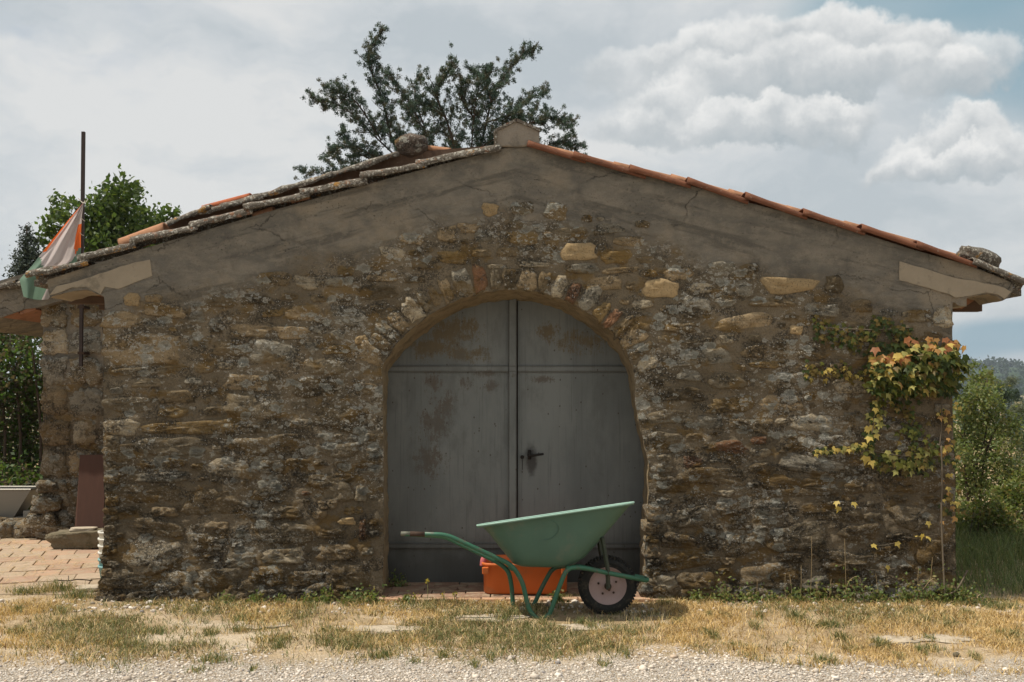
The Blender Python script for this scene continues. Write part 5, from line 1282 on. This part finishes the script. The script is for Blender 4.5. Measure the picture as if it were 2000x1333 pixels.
# greener clumps
CL = [(110, 1155, .16, .10), (150, 1168, .14, .08), (60, 1160, .16, .07), (240, 1160, .05, .06), (520, 1165, .08, .06), (440, 1178, .06, .07), (600, 1185, .07, .05), (700, 1180, .10, .06), (420, 1290, .10, .06), (385, 1310, .05, .03), (745, 1285, .08, .05), (250, 1262, .08, .04), (1610, 1290, .07, .05), (1660, 1265, .06, .04), (1820, 1265, .06, .04), (1900, 1180, .3, .06), (1975, 1240, .08, .05), (1300, 1180, .08, .05), (1620, 1225, .12, .05), (1100, 1170, .14, .05), (860, 1180, .2, .05), (1550, 1210, .06, .07), (700, 1262, .03, .05), (1180, 1300, .04, .03), (1440, 1262, .07, .03)]
rc = random.Random(15)
CL += [(rc.uniform(0, 2000), rc.uniform(1185, 1262), rc.uniform(.02, .05), rc.uniform(.04, .065)) for _ in range(46)] + [(rc.uniform(0, 2000), rc.uniform(1262, 1310), rc.uniform(.012, .03), rc.uniform(.025, .05)) for _ in range(9)]
xs_, ys_, hs_ = [], [], []
for (a, b, r, h) in CL:
    y_ = 2842 / (b - 760) - 7; x = P(a, b, y_).x; k_ = int(60 + r * 1500)
    xs_.append(x + rs.normal(0, r * .5, k_)); ys_.append(y_ + rs.normal(0, .035, k_)); hs_.append(h * rs.uniform(.4, 1.25, k_))
x, y, h = map(np.concatenate, (xs_, ys_, hs_)); n_ = len(x)
c = np.array((.12, .15, .055)) * rs.uniform(.6, 1.5, (n_, 1)); alt = rs.random_sample(n_) < .38; c[alt] = (.42, .33, .16)
A = blades(x, y, terrain(x, y), h, rs.uniform(.0012, .0028, n_), rs.uniform(.1, 1.2, n_), rs, c)
tag(link('green_grass', np_mesh('green_grass', *A), M_grass), 'greener grass tufts in the lawn and at its edges', 'grass', kind='stuff')
# tall feathery grass right of the barn
n_ = 22000; x = rs.uniform(2.99, 5.6, n_); y = rs.uniform(.0, 2.9, n_); h = rs.uniform(.3, 1.0, n_) * (.05 + .075 * y + .05) * (.6 + .9 * vnoise(x, y, 4, 3))
c = np.array((.125, .165, .062)) * rs.uniform(.5, 1.7, (n_, 1)); alt = rs.random_sample(n_) < .12; c[alt] = (.34, .30, .14)
A = blades(x, y, terrain(x, y), h, rs.uniform(.0010, .0024, n_), rs.uniform(.1, 1.1, n_), rs, c)
tag(link('tall_grass', np_mesh('tall_grass', *A), M_grass), 'tall green meadow grass right of the barn corner', 'grass', kind='stuff')
# leafy weeds along the wall foot
WC = [(1400, 1150, .13), (1455, 1152, .10), (1540, 1150, .10), (1580, 1152, .12), (1640, 1145, .18), (1690, 1150, .12), (1745, 1150, .12), (1790, 1140, .18), (1815, 1148, .14), (1850, 1150, .12), (1870, 1155, .14), (1350, 1162, .07), (1495, 1158, .07), (645, 1163, .08), (615, 1160, .06), (720, 1160, .09), (735, 1165, .08), (515, 1160, .07), (765, 1120, .09), (455, 1168, .05), (1085, 1176, .06), (560, 1172, .05), (690, 1168, .07), (800, 1176, .05)]
wl_lab = {}
weeds = []
for i, (a, b, h) in enumerate(WC):
    x = (a - 1000) / 290; y_ = -.20 if b > 1125 else .30
    th = None; k_ = int(60 + h * 900); C = np.stack([x + rs.normal(0, h * .42, k_), y_ + rs.normal(0, .035, k_), gz(x, y_) + np.abs(rs.normal(0, .45, k_)) * h + .01], 1)
    V, Fc = leaf_geo(C, .024, rs, 1.5, (0, 0, .3)); weeds.append((V, Fc, i))
V = np.concatenate([w_[0] for w_ in weeds]); off = np.cumsum([0] + [len(w_[0]) for w_ in weeds[:-1]]); Fc = np.concatenate([w_[1] + o_ for w_, o_ in zip(weeds, off)])
nl = len(V) // 4
tag(link('wall_weeds', np_mesh('wall_weeds', V, Fc, tints(nl, [(.15, .20, .06), (.11, .16, .05), (.20, .24, .08), (.26, .22, .09)], rs)), M_leaf), 'low leafy green weeds along the foot of the barn wall', 'weeds', kind='stuff')
mb = MB(); rnd = random.Random(6)
for (a, b, c, d) in ((1566, 1165, 1570, 1040), (1635, 1165, 1634, 1045), (1604, 1165, 1606, 1120), (1548, 1160, 1550, 1095), (1700, 1165, 1690, 1110), (1520, 1160, 1519, 1110), (1530, 1160, 1528, 1112), (1580, 1165, 1576, 1130), (1795, 1160, 1800, 1080), (1855, 1165, 1854, 1125), (1668, 1165, 1660, 1118), (400, 1165, 388, 1134), (1775, 1150, 1772, 1100), (1460, 1165, 1466, 1120)):
    mb.tube(spline([wl(a, b, .06), wl((a + c) / 2 + rnd.uniform(-3, 3), (b + d) / 2, .07), wl(c, d, .06 + rnd.uniform(0, .03))], 4), [.0013] * 8 + [.0008], 5)
for (pl) in ([(1632, 1150), (1640, 1125), (1655, 1116), (1662, 1122)], [(1585, 1165), (1580, 1140), (1578, 1130)], [(1665, 1165), (1650, 1140), (1640, 1132)], [(1780, 1140), (1800, 1120), (1812, 1135), (1822, 1155)]):
    mb.tube(spline([wl(*q, .07) for q in pl], 4), .0018, 5)
tag(mb.build('dead_stems', M_seed, None), 'thin dry plant stems standing against the lower right wall', 'dead stems', kind='stuff')
# seed heads by the door
for (a, b, t_) in ((834, 1178, 1135), (810, 1178, 1163), (865, 1176, 1162), (886, 1176, 1160)):
    th = thing('seed_stalk', {834: 'tallest yellow green flower stalk in front of the grey door', 810: 'short leaning stalk left of the tallest flower stalk', 865: 'small stalk right of the tallest flower stalk', 886: 'small forked stalk nearest the orange tub'}[a], 'weed', 'flower stalks at the door threshold')
    y_ = -.22; d_ = y_ + 7; p = P(a, b, y_); q = P(a + 1, t_, y_); mb = MB(); mb.tube(spline([Vector((p.x, y_, 0)), (p + q) / 2 + Vector((.004, 0, 0)), q], 4), .0022, 5); mb.build('stalk', simple('weed_stalk', (.22, .22, .09), .8), th)
    rs2 = np.random.RandomState(a); C = np.array(q[:]) + rs2.normal(size=(16, 3)) * .009; V, Fc = leaf_geo(C, .016, rs2, 1.4); link('flower_head', np_mesh('flower_head', V, Fc, tints(16, [(.45, .38, .08), (.25, .25, .08)], rs2)), M_leaf, th)
mb = MB(); y_ = .45
mb.tube(spline([(-3.28, y_, .03), (-3.18, y_, .025), (-3.10, y_ - .03, .04), (-3.0, y_ - .02, .03)], 5), .005, 6); mb.tube([(-3.18, y_, .025), (-3.2, y_ + .05, .05)], .003, 5)
tag(mb.build('fallen_twig', M_bark, None, smooth=True), 'bent dark twig lying on the clay paving by the barn corner', 'twig')

# ------------------------------------------------------------------ air
mb = MB(); mb.box((-2600, -80, -20), (2600, 2600, 60)); hz_m = bpy.data.materials.new('air'); hz_m.use_nodes = True; nt = hz_m.node_tree; nt.nodes.clear()
ou = nt.nodes.new('ShaderNodeOutputMaterial'); pv = nt.nodes.new('ShaderNodeVolumePrincipled'); pv.inputs['Color'].default_value = (.72, .82, .95, 1); pv.inputs['Density'].default_value = .00024; pv.inputs['Anisotropy'].default_value = .2
nt.links.new(pv.outputs[0], ou.inputs['Volume'])
hz_o = mb.build('haze', hz_m, None); hz_o['kind'] = 'stuff'
print('stones', len(stones), 'pavers', npv, 'leaves', len(leaves), 'objects', len(bpy.data.objects))
